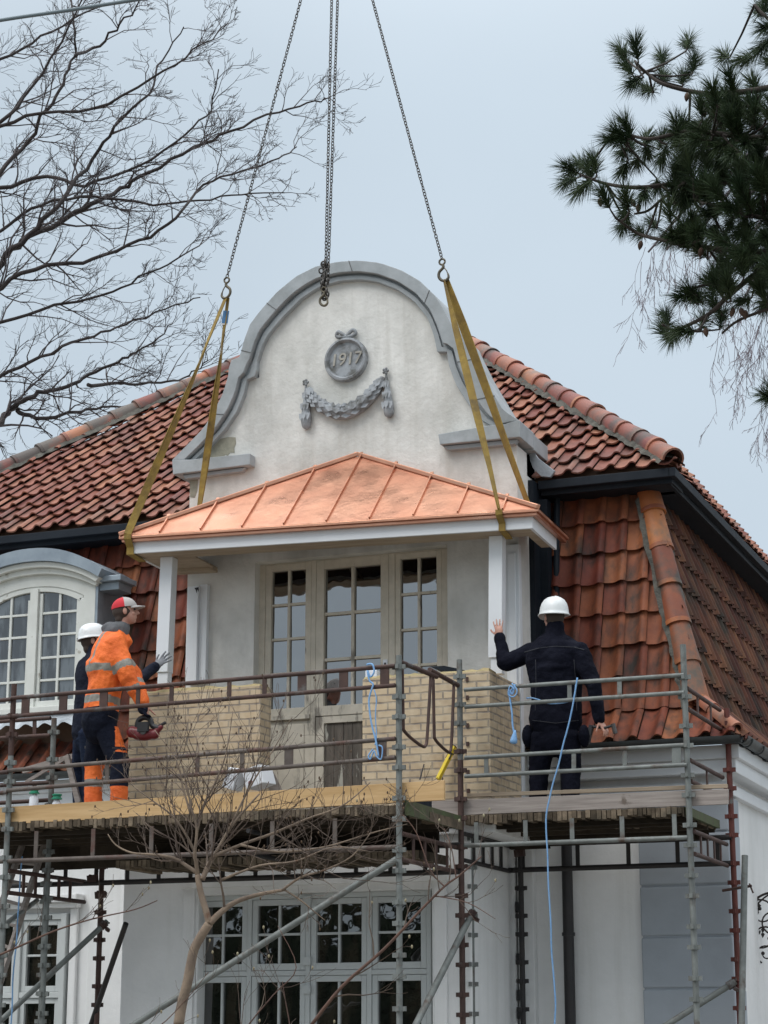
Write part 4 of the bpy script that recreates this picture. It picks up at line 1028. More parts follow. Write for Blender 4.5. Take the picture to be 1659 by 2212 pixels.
# ledger with two hoop gates between the front and the right bay
z0 = at(870, 1428, Y1s).z; m = MB()
A_, B_ = V((xB, Y1s+.02, z0)), V((xC-.01, Y2s-.02, at(990,1481,Y2s).z)); m.tube([A_, A_.lerp(B_, .62)], .021, 10); m.tube([A_.lerp(B_, .5)+V((0,0,.035)), B_+V((0,0,.0))], .021, 10)
m.build('ledger', 'rust', scf, smooth=True)
for (t0, t1, dr, mt) in ((.04, .52, .60, 'rust'), (.56, .93, .58, 'rust')):
    p, q = A_.lerp(B_, t0), A_.lerp(B_, t1); m = MB(); dn = V((0,0,-dr)); dd = (q-p)
    pts = [p, p+dn*.8+dd*.03, p+dn*.90+dd*.06, p+dn*.97+dd*.3, p+dn*1.03+dd*.68, p+dn*1.0+dd*.8, p+dn*.86+dd*.86, q]
    m.tube(smooth_path(pts, 4), .0135, 9); m.build('hoop', 'rust', scf, smooth='all')
# decks of narrow slats running from front to back
def deck(x0, x1, y0, y1, ztop, sw, name, drop=.0):
    m = MB(); x = x0
    while x < x1:
        wv = sw*rnd.uniform(.7, 1.15); hh = .070*rnd.uniform(.75, 1.2); j = rnd.uniform(-.012, .012)
        m.box(x, min(x+wv-.006, x1), y0+j, y1+rnd.uniform(-.01,.01), ztop-hh, ztop-rnd.uniform(0,.005)); x += wv
    return m.build(name, 'deck_wood', scf)
ZD1, ZD2 = at(855, 1737, Y1s+.0).z, at(1200, 1752, Y2s).z
deck(xA-.8, xB+.03, Y1s+.03, Y1s+.64, ZD1, .042, 'deck'); deck(xA-.8, xB+.03, Y1s+.66, Y1s+1.24, ZD1, .042, 'deck')
deck(xB+.07, xC+.02, Y1s+.5, Y2s-.02, ZD1-.01, .042, 'deck')
deck(xC+.03, xD-.05, Y2s+.03, Y2s+.62, ZD2, .045, 'deck'); deck(xC+.03, xD-.05, Y2s+.64, Y3s-.04, ZD2, .045, 'deck')
deck(xA+.7, xB-.05, Y1s+.62, Y2s-.08, ZD1-.30, .05, 'lower_deck'); 
def shade_backing(x0, x1, y, ztop, zbot):
    m = MB(); x = x0
    while x < x1:
        w_ = rnd.uniform(.25, .7); m.box(x, min(x+w_, x1)-.004, y+rnd.uniform(0,.03), y+.06, zbot+rnd.uniform(-.03,.05), ztop); x += w_
    return m.build('shade_board', 'dark_board', scf)
shade_backing(xA-.7, xB-.1, Y2s-.16, ZD1-.07, ZD1-.30); shade_backing(xC+.06, xD-.1, Y3s-.12, ZD2-.07, ZD2-.17)  # dark boards added to fill the shaded gap below each deck
m = MB()
for y in (Y1s+.18, Y1s+.45, Y1s+.85, Y1s+1.1): m.box(xA-.8, xB, y, y+.05, ZD1-.11, ZD1-.066)
for y in (Y2s+.18, Y2s+.45, Y2s+.85, Y2s+1.1): m.box(xC+.05, xD-.05, y, y+.05, ZD2-.11, ZD2-.066)
m.build('deck_bearer', 'dark_board', scf)  # bearers coloured dark to carry the shade under the decks
m = MB(); m.box(xD-.045, xD-.01, Y2s+.05, Y3s-.05, ZD2-.075, ZD2-.005); tag(m.build('edge_plank', 'moss_wood', scf), 'mossy edge plank'); m = MB(); m.box(xB+.035, xB+.066, Y1s+.03, Y2s-.04, ZD1-.085, ZD1+.03); tag(m.build('edge_plank', 'moss_wood', scf), 'mossy green edge plank by the corner standard')
# ladder beams under the decks
def under(xa, xb, Y, z, mt, st, r=.02, up=.22, top=True): ladder_beam(V((xa,Y,z+up)), V((xb,Y,z+up)), V((xa,Y,z)), V((xb,Y,z)), mt, st, 'deck_beam', r, (), top)
under(xA-.8, xB, Y1s, at(600,1839,Y1s).z, 'steel_brown', [i/8 for i in range(1,8)], up=.24, top=False)
under(xA-.8, xC, Y2s-.02, at(300,1905,Y2s).z, 'black_steel', [i/14 for i in range(1,14)], .024, .22)
under(xC+.03, xD-.02, Y2s, at(1325,1815,Y2s).z, 'galvanised', tf((1020,1128,1230,1340,1455), xC, xD, Y2s), up=.19, top=False)
under(xC-.2, xE, Y3s, at(1350,1872,Y3s).z, 'black_steel', tf((1125,1242,1350,1455,1540), xC-.2, xE, Y3s), .024, .22)
ret(xD+.03, Y2s, Y3s, at(1508,1795,Y2s).z, 'rust', 'deck_beam', (.2,.4,.6,.8), .18); ret(xC+.03, Y2s, Y3s, at(1030,1800,Y2s).z, 'black_steel', 'deck_beam', (.2,.4,.6,.8), .22)
ret(xB+.02, Y1s, Y2s, at(880,1800,Y1s).z, 'rust', 'deck_beam', (.2,.4,.6,.8), .20); ret(xA+.02, Y1s, Y2s, at(40,1880,Y1s).z, 'rust', 'deck_beam', (.2,.35,.5,.65,.8), .18)
ret(xB-1.3, Y1s, Y2s, ZD1-.16, 'black_steel', 'deck_beam', (.3,.6), .18)
# toe boards
def board(name, u0, u1, vt0, vt1, vb0, vb1, Y, th, mt, label, ends=True):
    m = MB(); a, b, c, d = at(u0,vt0,Y), at(u1,vt1,Y), at(u1,vb1,Y), at(u0,vb0,Y)
    m.prism([(a.x,a.z),(b.x,b.z),(c.x,c.z),(d.x,d.z)], Y, Y+th); o = m.build(name, mt, scf, bevel=.003); tag(o, label); return o
board('toe_board', 24, 959, 1742.5, 1685, 1780, 1728, Y1s+.035, .035, 'wood_new', 'new yellow softwood toe board')
board('toe_board', -120, 21, 1752, 1743, 1790, 1781, Y1s+.035, .035, 'wood_new', 'short yellow toe board left of the corner standard')
board('toe_board', 919, 1573, 1731, 1704, 1764, 1737, Y2s+.04, .03, 'wood_grey', 'grey weathered toe board on the right deck')
board('toe_board', 1008, 1571, 1714, 1693, 1722, 1702, Y2s+.075, .03, 'wood_raw', 'brown toe board behind the grey one')
board('toe_board', 962, 1000, 1762, 1760, 1776, 1774, Y2s+.03, .03, 'wood_new', 'offcut board below the deck corner')
m = MB(); a = at(900,1738,Y1s+.6); m.box(a.x-.12, a.x+.12, a.y, a.y+.03, a.z-.05, a.z+.12); m.build('dark_board', 'gutter_dark', scf)
# braces
def brace(u0, v0, Y0, u1, v1, Y1_, mt, r=.0245, clamp=True, ext=0):
    a, b = at(u0, v0, Y0), at(u1, v1, Y1_); b = b + (b-a)*ext; m = MB(); m.tube([a, b], r, 12); br_ = m.build('brace', mt, scf, smooth=True)
    if clamp:
        m = MB(); d = (b-a).normalized(); c = a + d*.05
        m.tube([c-d*.03, c+d*.03], r+.010, 10); m.tube([c+V((0,-.05,-.0)), c+V((0,-.01,0))], .012, 6); m.beam(c+V((.03,0,-.03)), c+V((.07,-.02,-.05)), .02, .03)
        m.tube([c+V((.03,-.03,.02)), c+V((.03,.05,.02))], .009, 6)
        m.build('coupler', 'rust', br_, smooth=True)
    return br_
brace(857, 1856, Y1s-.06, 292, 2212, Y1s-.05, 'galvanised', .026, False, .9)
brace(232, 1990, Y2s-.1, 11, 2196, Ymid, 'galvanised', .0245, True, .6)
brace(272, 1995, Ymid+.3, 205, 2190, Y2s, 'black_steel', .0245, False, .5)
brace(1022, 1968, Y2s+.15, 899, 2212, Y2s-.9, 'galvanised', .027, True, .9)
brace(1589, 2120, Y3s-.02, 1440, 2214, Y3s-.2, 'galvanised', .027, True, 1.5)
brace(80, 1945, Y2s-.2, 40, 1975, Ymid, 'galvanised', .022, False, 1.0)
m = MB()
c = at(1596, 1923, 17.3)
m.tube([c+V((-.14,0,.0)), c+V((.12,-.05,.03))], .012, 6); m.beam(c+V((.03,-.04,-.04)), c+V((.03,-.04,.06)), .07, .05); m.beam(c+V((-.1,0,-.03)), c+V((-.1,0,.05)), .06, .05); m.tube([c+V((.1,-.04,.05)),c+V((.13,-.05,-.03))], .008, 6)
m.build('coupler', 'rust', scf)
for (u, v, Y) in ((90,1835,Y2s),(205,1900,Y2s),(222,1935,Y2s),(1125,1845,Y3s)):
    m = MB(); c = at(u, v, Y)-V((0,.05,0)); m.beam(c-V((.04,0,0)), c+V((.05,0,.01)), .05, .06); m.tube([c+V((0,-.05,.03)), c+V((0,.04,.03))], .01, 6)
    m.build('coupler', 'rust', scf)
# ================================================================ TREES
def tw_dir(d, amt, r): return (d + V((r.uniform(-1,1), r.uniform(-1,1), r.uniform(-1,1)))*amt).normalized()
def twig(mb, p, d, ln, r, depth, R, bias=V((0,0,0)), wig=.22, kids=(3,5), fall=.55, nseg=4, sides=4, ang=.7, tips=None, rmin=.002):
    pts = [p]; rs = [r]; dirs = []
    for i in range(nseg):
        d = (tw_dir(d, wig, R) + bias*.25).normalized(); p = p + d*(ln/nseg); pts.append(p); dirs.append(d); rs.append(max(rmin, r*(1-(i+1)/nseg*.65)))
    mb.tube(pts, rs, sides if r > .006 else 3, 0, False)
    if tips is not None and depth == 0: tips.append((pts[-1], d))
    if depth > 0:
        for k in range(R.randint(*kids)):
            t = R.uniform(.2, 1.0); i = min(nseg-1, int(t*nseg)); q = pts[i].lerp(pts[i+1], t*nseg-i)
            a = dirs[i]; side = a.cross(tw_dir(V((0,0,1)), 1.2, R)); side = side.normalized() if side.length > .01 else a.orthogonal()
            nd = (a*math.cos(ang*R.uniform(.6,1.25)) + side*math.sin(ang*R.uniform(.6,1.25))).normalized()
            twig(mb, q, nd, ln*fall*R.uniform(.6,1.2), max(rmin, rs[i]*.6), depth-1, R, bias, wig, kids, fall, nseg, sides, ang, tips, rmin)
# --- the big bare tree behind the roof, left
R = random.Random(11)
tr = thing('bare_tree', 'large leafless tree with dark spreading branches behind the left roof slope', 'tree', (-22, 26, 0))
YT = 25.5
tk = MB(); base = V((-19.6, 26, 0)); fork = V((-19.2, 26, 6.0))
tk.tube(smooth_path([base, base+V((.1,0,2.2)), base+V((.3,0,4.2)), fork], 5), [.42-.010*i for i in range(16)], 14)
limbs = [
 ([(-60,470),(0,375),(60,305),(100,235),(135,180),(162,122),(163,75),(156,0),(150,-60)], .042, YT),
 ([(-90,720),(-30,620),(15,553),(80,492),(135,430),(200,345),(250,275),(320,200),(350,130),(400,60)], .058, YT-.6),
 ([(15,553),(50,520),(130,480),(195,442),(260,410),(320,372),(420,320),(500,285),(600,240),(680,222),(715,212)], .055, YT+.4),
 ([(-80,440),(0,410),(100,380),(180,400),(300,360),(400,290),(455,235),(470,150)], .045, YT+1.2),
 ([(162,122),(200,105),(250,65),(290,20),(320,-30)], .030, YT),
 ([(-120,990),(-40,935),(0,910),(22,888),(60,858),(95,848),(146,835),(190,809),(255,782),(292,760),(328,738),(372,700)], .062, YT+.2),
 ([(36,888),(80,902),(153,891),(219,880),(263,879),(330,868)], .040, YT+.2),
 ([(190,833),(250,828),(310,831),(360,826),(405,812),(450,780)], .032, YT+.6),
 ([(-100,700),(0,620),(100,575),(200,560),(300,520),(380,470),(440,400),(520,370),(600,345),(640,320)], .042, YT-.4),
 ([(-100,320),(0,260),(70,190),(150,60),(190,-40)], .040, YT-1),
 ([(-100,200),(0,130),(90,80),(180,30),(300,-10)], .035, YT+1.5),
 ([(-100,760),(0,700),(120,660),(220,640),(300,600),(380,560),(440,520)], .036, YT+.8),
 ([(-60,860),(20,800),(110,760),(200,725),(270,700),(360,670),(430,640)], .034, YT-.2),
 ([(-60,300),(60,250),(200,235),(330,170),(420,110),(480,60)], .034, YT-.6),
 ([(-100,560),(0,500),(90,440),(200,425),(330,440),(430,430),(520,420),(610,415)], .034, YT+.3),
]
cr1 = MB()
for pts, r0, Y in limbs:
    P_ = [at(u, v, Y + R.uniform(-.5,.5) + (i*.06)) for i, (u, v) in enumerate(pts)]
    P_ = smooth_path(P_, 4); n = len(P_)
    P_ = [p + V((R.uniform(-.02,.02), R.uniform(-.05,.05), R.uniform(-.02,.02))) for p in P_]
    rs = [lerp(r0, .009, (i/(n-1))**.8) for i in range(n)]
    tk.tube(P_, rs, 8)
    root = P_[0]
    if pts[0][0] < -20: tk.tube(smooth_path([fork-V((0,0,.6)), fork.lerp(root, .45)+V((-.4,0,.4)), root], 5), [lerp(.26, r0, i/10) for i in range(11)], 8)
    LT = sum((P_[i+1]-P_[i]).length for i in range(n-1))
    for k in range(int(LT*4.0)):
        t = R.uniform(.08, 1); i = min(n-2, int(t*(n-1))); p = P_[i].lerp(P_[i+1], t*(n-1)-i); a = (P_[i+1]-P_[i]).normalized()
        side = V((R.uniform(-1,1), R.uniform(-1,1), R.uniform(-1,1.1))); side = (side - a*side.dot(a)).normalized()
        nd = (a*.85 + side*.75).normalized(); ln = R.uniform(.5, 1.25)*(1.1-.5*t)
        twig(cr1, p, nd, ln, rs[i]*.36+.003, 2, R, V((.35,0,.10)), .42, (3,5), .52, 4, 4, .66, rmin=.0030)
tk.build('trunk', 'bark_dark', tr, smooth='all'); cr1.build('crown', 'twig_dark', tr)
# overhead cable
t = thing('overhead_cable', 'grey overhead cable crossing the top left corner in front of the bare tree', 'cable', at(0, 45, 20))
m = MB(); pts = [at(u, v, 20) for u, v in ((-400,118),(-200,80),(0,44),(150,22),(330,-6),(500,-30),(900,-80))]; m.tube(smooth_path(pts, 5), .024, 8); m.build('cable', 'cable', t, smooth='all')

# --- the pine, right
R = random.Random(5)
pt = thing('pine_tree', 'dark green long needled pine reaching in from the right edge', 'pine tree', (3.0, 13, 0))
YP = 13.0
tx = at(1800, 300, YP).x
bk_ = MB(); bk_.tube(smooth_path([V((tx+.2,YP,0)), V((tx+.1,YP,3)), V((tx,YP,6)), V((tx-.05,YP,8.5)), V((tx-.1,YP,11))], 5), [lerp(.2,.05,i/20) for i in range(21)], 12)
blimbs = [
 ([(1800,150),(1659,190),(1559,202),(1509,200),(1434,182),(1394,155),(1372,132)], .026),
 ([(1800,420),(1700,395),(1600,392),(1479,395),(1379,405),(1309,397),(1255,378)], .030),
 ([(1780,300),(1659,300),(1560,290),(1480,285),(1400,300),(1330,280)], .028),
 ([(1800,560),(1659,545),(1529,535),(1440,520),(1379,505),(1340,478)], .024),
 ([(1800,520),(1659,575),(1579,635),(1529,680),(1459,712),(1430,700)], .024),
 ([(1800,80),(1700,60),(1659,40),(1630,10)], .024), ([(1800,240),(1700,250),(1620,230),(1540,240)], .02),
 ([(1800,470),(1650,470),(1560,450),(1500,430)], .02), ([(1800,650),(1690,660),(1600,690),(1560,720)], .014),
 ([(1479,395),(1430,430),(1400,455),(1370,462)], .012), ([(1579,635),(1540,615),(1500,622),(1480,632)], .012),
 ([(1800,820),(1720,850),(1659,862),(1650,858)], .012)]
needl = MB()
def tuft(p, d, n=230, L0=.152, core=.14):
    d = d.normalized(); a = d.orthogonal().normalized(); b = d.cross(a)
    bk_.tube([p - d*core, p+d*.01], [.007, .0045], 4, 0, False)
    for i in range(n):
        s = R.random(); q = p - d*core*(1-s)*.9; t = R.uniform(0, 6.283); sp = R.uniform(.30, 1.0)*(1.25-.6*s)
        nd = (d*math.cos(sp) + (a*math.cos(t)+b*math.sin(t))*math.sin(sp) + V((0,0,-.10))).normalized()
        ln = L0*R.uniform(.7, 1.15)*(.8+.2*s); w_ = nd.cross(V((R.uniform(-1,1),R.uniform(-1,1),R.uniform(-1,1)))).normalized()*.0021
        mid = q + nd*ln*.55; tip = q + nd*ln + V((0,0,-.012)) + tw_dir(nd, .5, R)*.012; o = len(needl.v)
        needl.v += [q-w_, q+w_, mid+w_*.9, mid-w_*.9, tip]; needl.f += [[o,o+1,o+2,o+3],[o+3,o+2,o+4]]; needl.m += [0,0]
tufts = [(1340,105),(1372,92),(1352,140),(1430,120),(1432,160),(1487,88),(1500,130),(1478,160),(1560,118),(1600,130),(1640,105),(1575,165),(1625,175),(1650,60),(1640,20),(1659,130),(1540,190),(1395,190),(1365,180),
 (1655,0),(1690,40),(1700,110),(1690,180),(1330,282),(1350,265),(1362,310),(1318,300),(1400,295),(1398,330),(1434,292),(1345,330),(1375,350),(1430,345),(1480,270),(1500,285),(1520,270),(1465,300),(1540,300),
 (1560,250),(1590,270),(1620,250),(1650,280),(1610,310),(1570,330),(1530,340),(1490,340),(1460,370),(1640,340),(1600,370),(1560,390),(1520,400),(1480,420),(1640,400),(1610,430),(1570,440),(1530,460),(1650,460),
 (1225,362),(1222,392),(1248,352),(1270,360),(1250,410),(1282,345),(1300,415),(1345,370),(1350,420),(1390,425),(1420,405),(1350,465),(1345,490),(1380,500),(1410,480),(1440,515),(1470,500),(1500,525),(1540,500),(1560,535),(1600,500),(1620,540),(1650,510),
 (1640,580),(1600,560),(1488,625),(1470,640),(1510,640),(1540,650),(1570,610),(1600,650),(1640,620),(1437,680),(1430,710),(1450,728),(1470,715),(1520,690),(1560,680),(1650,660),(1655,855),(1670,840),
 (1700,300),(1720,380),(1700,450),(1700,220),(1720,550),(1690,590),(1740,250),(1740,130),(1760,440)]
blp = []
for pts, r0 in blimbs:
    P_ = smooth_path([at(u, v, YP + R.uniform(-.15,.15)) for u, v in pts], 4); n = len(P_); bk_.tube(P_, [lerp(r0, .008, i/(n-1)) for i in range(n)], 7); blp += P_[3:]
def nearest(q): return min(blp, key=lambda p: (p-q).length)
extra = []
for k in range(270):
    u = R.uniform(1440, 1800); v = R.uniform(200, 620)
    if u < 1420 + max(0, (270-v))*1.2 + max(0, v-480)*.8 or R.random() < (1560-u)/170: continue
    extra.append((u, v))
for i, (u, v) in enumerate(tufts + extra):
    q = at(u, v, YP + R.uniform(-.55, .75)); b = nearest(q); d = (q-b)
    d = (d.normalized() if d.length > .02 else V((0,0,1))); dd = (d*.8 + V((-.25, R.uniform(-.5,.3), .75))).normalized()
    if q.z < b.z-.03: dd = (d*.8 + V((-.35,0,.25))).normalized()
    if (q-b).length > .14: bk_.tube([b, b.lerp(q - dd*.14, .5)+V((0,0,-.015)), q - dd*.14], [.010,.008,.006], 5, 0, False)
    tuft(q, dd, 240 if i < len(tufts) else 170)
cn = MB()
for (u, v) in ((1520,235),(1543,232),(1485,200),(1365,430),(1380,440),(1295,428),(1385,520),(1515,535),(1600,765-100),(1610,770-100),(1490,705),(1523,708),(1585,665),(1555,225)):
    p = at(u, v, YP-.1); cn.lathe([(.004,.0),(.016,-.012),(.020,-.03),(.014,-.05),(.003,-.068)], p, V((R.uniform(-.4,.4),0,1)), 8)
bk_.build('trunk', 'pine_bark', pt, smooth='all'); needl.build('crown', 'needle', pt)
cn.build('cone', 'cone', pt, smooth='all')['kind'] = 'stuff'
# --- drooping birch twigs behind the pine
R = random.Random(21)
bt = thing('birch_tree', 'thin bare birch twigs drooping behind the pine on the right', 'birch tree', (2.6, 19, 0))
m = MB(); YB_ = 19; tk = MB(); btx = at(1860, 600, YB_).x
tk.tube(smooth_path([V((btx,YB_,0)), V((btx+.1,YB_,4)), V((btx-.1,YB_,8)), V((btx-.2,YB_,11))], 4), [.16-.007*i for i in range(13)], 10)
heads = [at(u, v, YB_) for u, v in ((1400,545),(1440,540),(1480,545),(1530,560),(1560,620),(1600,660),(1640,680),(1659,700),(1700,700))]
for hp in heads: tk.tube(smooth_path([V((btx-.1,YB_,hp.z+1.2)), hp.lerp(V((btx,YB_,hp.z+1.2)), .4)+V((0,0,.3)), hp], 5), [.03-.002*i for i in range(11)], 6)
for (u0, u1, va, vb, n) in ((1385,1530,520,570,15),(1540,1680,640,720,20),(1440,1560,420,520,8),(1560,1680,480,640,8),(1640,1700,800,860,10)):
    for k in range(n):
        p = at(R.uniform(u0,u1), R.uniform(va,vb), YB_+R.uniform(-.5,.5)); d = V((R.uniform(-.25,.1), 0, -1)).normalized()
        twig(m, p, d, R.uniform(.35,.85), .0035, 2, R, V((-.05,0,-.45)), .28, (3,5), .42, 5, 3, .6, rmin=.0021)
tk.build('trunk', 'twig_birch', bt, smooth='all'); m.build('crown', 'twig_birch', bt)

# --- small bare garden tree in front of the scaffold
R = random.Random(3); YS = 11.6
st = thing('garden_tree', 'small leafless garden tree with pale stem in front of the scaffold', 'tree', at(386, 2212, YS)*1)
st.location.z = 0; OFF[st.name] = V(st.location)
tk = MB(); tg = MB()
S_ = lambda pts, dy=0, w=.25: smooth_path([at(u, v, YS + dy*i/len(pts)) for i, (u, v) in enumerate(pts)], 4)
def stem(pts, r0, r1, dy=0, kids=0, depth=2, ln=.35, mb=None, bias=V((0,0,.35))):
    P_ = S_(pts, dy); n = len(P_); rs = [lerp(r0, r1, i/(n-1)) for i in range(n)]; (mb or tk).tube(P_, rs, 9 if r0 > .01 else 5)
    for k in range(int(kids*.6)):
        t = R.uniform(.15, 1); i = min(n-2, int(t*(n-1))); a = (P_[i+1]-P_[i]).normalized()
        side = V((R.uniform(-1,1), R.uniform(-.7,.7), R.uniform(-.6,1))); side = (side-a*side.dot(a)).normalized()
        twig(tg, P_[i], (a*.7+side*.8).normalized(), ln*R.uniform(.5,1.2), rs[i]*.45+.0012, depth, R, bias, .24, (2,3), .6, 4, 4, .6, tips_, .0013)
    return P_
tips_ = []
b0 = at(386, 2213, YS)
tk.tube([V((b0.x-.03, YS, 0)), V((b0.x-.02, YS, .8)), b0], [.045,.038,.034], 10)
stem([(386,2214),(393,2170),(405,2123),(412,2085),(420,2050),(436,2020),(452,1995)], .034, .028)
stem([(452,1995),(446,1970),(437,1940),(431,1915),(427,1890)], .022, .019)
stem([(452,1995),(478,1970),(510,1948),(560,1932),(615,1922)], .022, .009, .2, 2)
stem([(615,1922),(650,1945),(680,1970),(702,1988)], .007, .003, .1, 3)
stem([(610,1923),(650,1895),(700,1880),(760,1850),(800,1800)], .009, .003, -.2, 16, 2, .45)
stem([(427,1890),(424,1865),(421,1842),(425,1790),(412,1740),(405,1700)], .015, .004, -.2, 16, 2, .5)
stem([(437,1900),(450,1870),(463,1849),(490,1800),(520,1760),(560,1715)], .018, .005, .2, 20, 2, .55)
stem([(463,1849),(520,1825),(590,1800),(660,1770),(740,1740),(800,1690)], .012, .003, .3, 18, 2, .45)
stem([(425,1885),(400,1868),(375,1853),(330,1846),(284,1842),(250,1825),(233,1802)], .013, .003, -.1, 12, 2, .35)
stem([(421,1842),(400,1800),(370,1760),(330,1730),(290,1700)], .010, .003, -.2, 14, 2, .4)
stem([(425,1800),(440,1740),(470,1680),(490,1620),(503,1536)], .010, .002, .1, 14, 2, .4)
stem([(463,1849),(500,1780),(540,1700),(590,1620),(631,1549)], .010, .002, .2, 14, 2, .4)
stem([(412,1760),(395,1700),(380,1640),(334,1577)], .008, .002, 0, 10, 2, .35)
stem([(415,1740),(400,1680),(430,1620),(412,1572)], .007, .002, .2, 8, 2, .35)
stem([(520,1825),(600,1840),(700,1830),(800,1800),(880,1780)], .009, .002, .3, 18, 2, .4)
stem([(480,1900),(560,1870),(640,1860),(720,1830),(800,1840)], .009, .002, -.3, 18, 2, .4)
tk.build('trunk', 'bark_shrub', st, smooth='all')
bd_ = MB()
for (p, d) in tips_:
    if R.random() < .30: bd_.ell(p, (.006,.006,.010), n=6, k=4)
tg.build('crown', 'twig_shrub', st); bd_.build('bud', 'dead_leaf', st, smooth='all')['kind'] = 'stuff'
# --- reddish shrub further right, with pale buds
R = random.Random(9); tips_ = []; YS = 11.2
s2 = thing('garden_shrub', 'reddish bare shrub stem with pale buds slanting up in front of the bay window', 'shrub', (at(673,2212,YS).x, YS, 0))
tk = MB(); tg = MB(); p0 = at(673,2214,YS)
tk.tube([V((p0.x-.5,YS,0)), V((p0.x-.25,YS,.9)), p0], [.016,.014,.011], 8)
stem([(673,2214),(740,2130),(830,2050),(910,1965),(960,1915),(994,1890),(1040,1850)], .011, .004, 0, 16, 1, .4, bias=V((.2,0,.1)))
stem([(960,1915),(930,1880),(900,1800),(870,1760)], .005, .002, 0, 6, 1, .3)
stem([(940,1935),(1010,1950),(1070,1985)], .004, .002, 0, 6, 1, .3)
stem([(985,1895),(975,1830),(960,1790)], .004, .002, .1, 6, 1, .25)
stem([(500,2330),(520,2240),(590,2150),(640,2090),(600,2000)], .006, .002, 0, 10, 1, .3)
stem([(700,2330),(640,2260),(620,2180),(610,2120)], .006, .002, 0, 8, 1, .3)
stem([(-30,2075),(40,2045),(120,2010),(200,1985),(290,1965),(340,1945)], .008, .003, .3, 12, 1, .25)
stem([(240,2330),(260,2250),(340,2220),(410,2150),(450,2100)], .005, .002, 0, 14, 1, .3)
tk.build('stem', 'stem_red', s2, smooth='all'); tg.build('crown', 'twig_shrub', s2)
bd_ = MB()
for (p, d) in tips_:
    if R.random() < .32: bd_.ell(p, (.007,.007,.011), n=6, k=5)
bd_.build('bud', 'bud', s2, smooth='all')['kind'] = 'stuff'
# --- unseen tree belt added behind the camera to darken what the lower windows mirror
R = random.Random(2); m = MB()
for k in range(1500):
    p = V((R.uniform(-45,30), -26+R.uniform(-2.5,2.5), R.uniform(0,1)**.8*6.6)); s = R.uniform(.35,.9)
    a = V((R.uniform(-1,1),R.uniform(-1,1),R.uniform(-1,1))).normalized()*s; b = a.orthogonal().normalized()*s*R.uniform(.6,1)
    m.add([p-a,p-b,p+a,p+b],[(0,1,2,3)])
m.box(-46, 31, -26.5, -25.5, 0, 5.6)
tag(m.build('reflection_tree_belt', 'reflection_belt'), 'dark tree belt added out of view to darken the lower window reflections', 'trees', None, 'stuff')
# ================================================================ SMALL THINGS
ORIGIN = V((0,0,0))
def single(name, mb, mt, label, cat, smooth=False, group=None, bevel=0):
    return tag(mb.build(name, mt, smooth=smooth, bevel=bevel), label, cat, group)
# spirit level leaning on the right parapet
p, q = at(946, 1684, Yb-.12), at(982, 1612, Yb-.04)
t = thing('spirit_level', 'yellow spirit level leaning against the right brick parapet', 'spirit level', p)
m = MB(); m.beam(p, q, .028, .06, V((0,1,0))); m.build('body', 'yellow_level', t, bevel=.004)
m = MB(); m.beam(q-(q-p)*.02, q+(q-p)*.004, .031, .063, V((0,1,0))); 
d = (q-p).normalized(); m.beam(p+d*.20+V((0,-.02,0)), p+d*.25+V((0,-.02,0)), .034, .02, V((0,1,0))); c_ = q-d*.07; m.tube([c_+V((0,-.034,0)), c_+V((0,.034,0))], .016, 10); m.build('end_cap', 'black_plain', t)
m = MB(); m.tube([at(907,1684,Yb-.1), at(916,1651,Yb-.03)], .006, 6); single('steel_rod', m, 'black_steel', 'thin dark rod leaning against the right brick parapet near the spirit level', 'rod')
# blue ropes
m = MB()
pts = [at(u, v, Y2s-.07) for u, v in ((1247,1464),(1243,1490),(1236,1530),(1227,1570),(1216,1610),(1207,1650),(1195,1690),(1187,1725),(1180,1760),(1180,1800),(1183,1850),(1184,1900),(1187,1950),(1190,2000),(1191,2050),(1196,2110),(1200,2170),(1198,2212),(1198,2260))]
m.tube(smooth_path(pts, 3), .007, 7); single('blue_rope', m, 'blue_rope', 'long light blue rope hanging from the top rail past the deck to the ground', 'rope', 'all', 'blue ropes on the scaffold')
m = MB(); m.tube(smooth_path([at(u,v,Y2s-.05) for u,v in ((1105,1492),(1112,1478),(1107,1500),(1100,1490),(1103,1520),(1106,1540),(1107,1562),(1110,1582))], 4), .008, 7)
m.tube(smooth_path([at(u,v,Y2s-.06) for u,v in ((1112,1490),(1102,1482),(1098,1500),(1110,1505),(1117,1492),(1106,1476))], 4), .006, 6)
p = at(1111,1590,Y2s-.05); m.lathe([(.008,.05),(.016,.02),(.030,-.03),(.032,-.055),(.018,-.065)], p, V((.15,0,1)), 9); single('blue_rope', m, 'blue_rope', 'short blue rope with a frayed end tied to the rails beside the brick parapet', 'rope', 'all', 'blue ropes on the scaffold')
m = MB(); m.tube(smooth_path([at(u,v,Y2s+.02) for u,v in ((1137,1508),(1150,1508),(1165,1512),(1190,1520),(1235,1512),(1244,1478))], 4), .006, 6); single('blue_rope', m, 'blue_rope', 'thin blue rope strung between the rails in front of the man in black', 'rope', 'all', 'blue ropes on the scaffold')
m = MB(); y_ = Y1s-.06
m.tube(smooth_path([at(u,v,y_) for u,v in ((792,1436),(800,1434),(806,1438),(808,1452),(800,1462),(794,1448),(798,1470),(806,1478),(802,1492),(797,1515),(802,1560),(812,1600),(818,1635))], 4), .0075, 7)
m.tube(smooth_path([at(u,v,y_) for u,v in ((808,1490),(813,1510),(811,1545),(813,1590),(810,1610))], 4), .005, 6); m.tube(smooth_path([at(u,v,y_) for u,v in ((818,1610),(826,1615),(823,1640),(812,1632),(808,1622),(800,1640),(796,1632),(806,1618))], 4), .006, 6)
single('blue_rope', m, 'blue_rope', 'knotted blue rope looped over the front rails before the right brick parapet', 'rope', 'all', 'blue ropes on the scaffold')
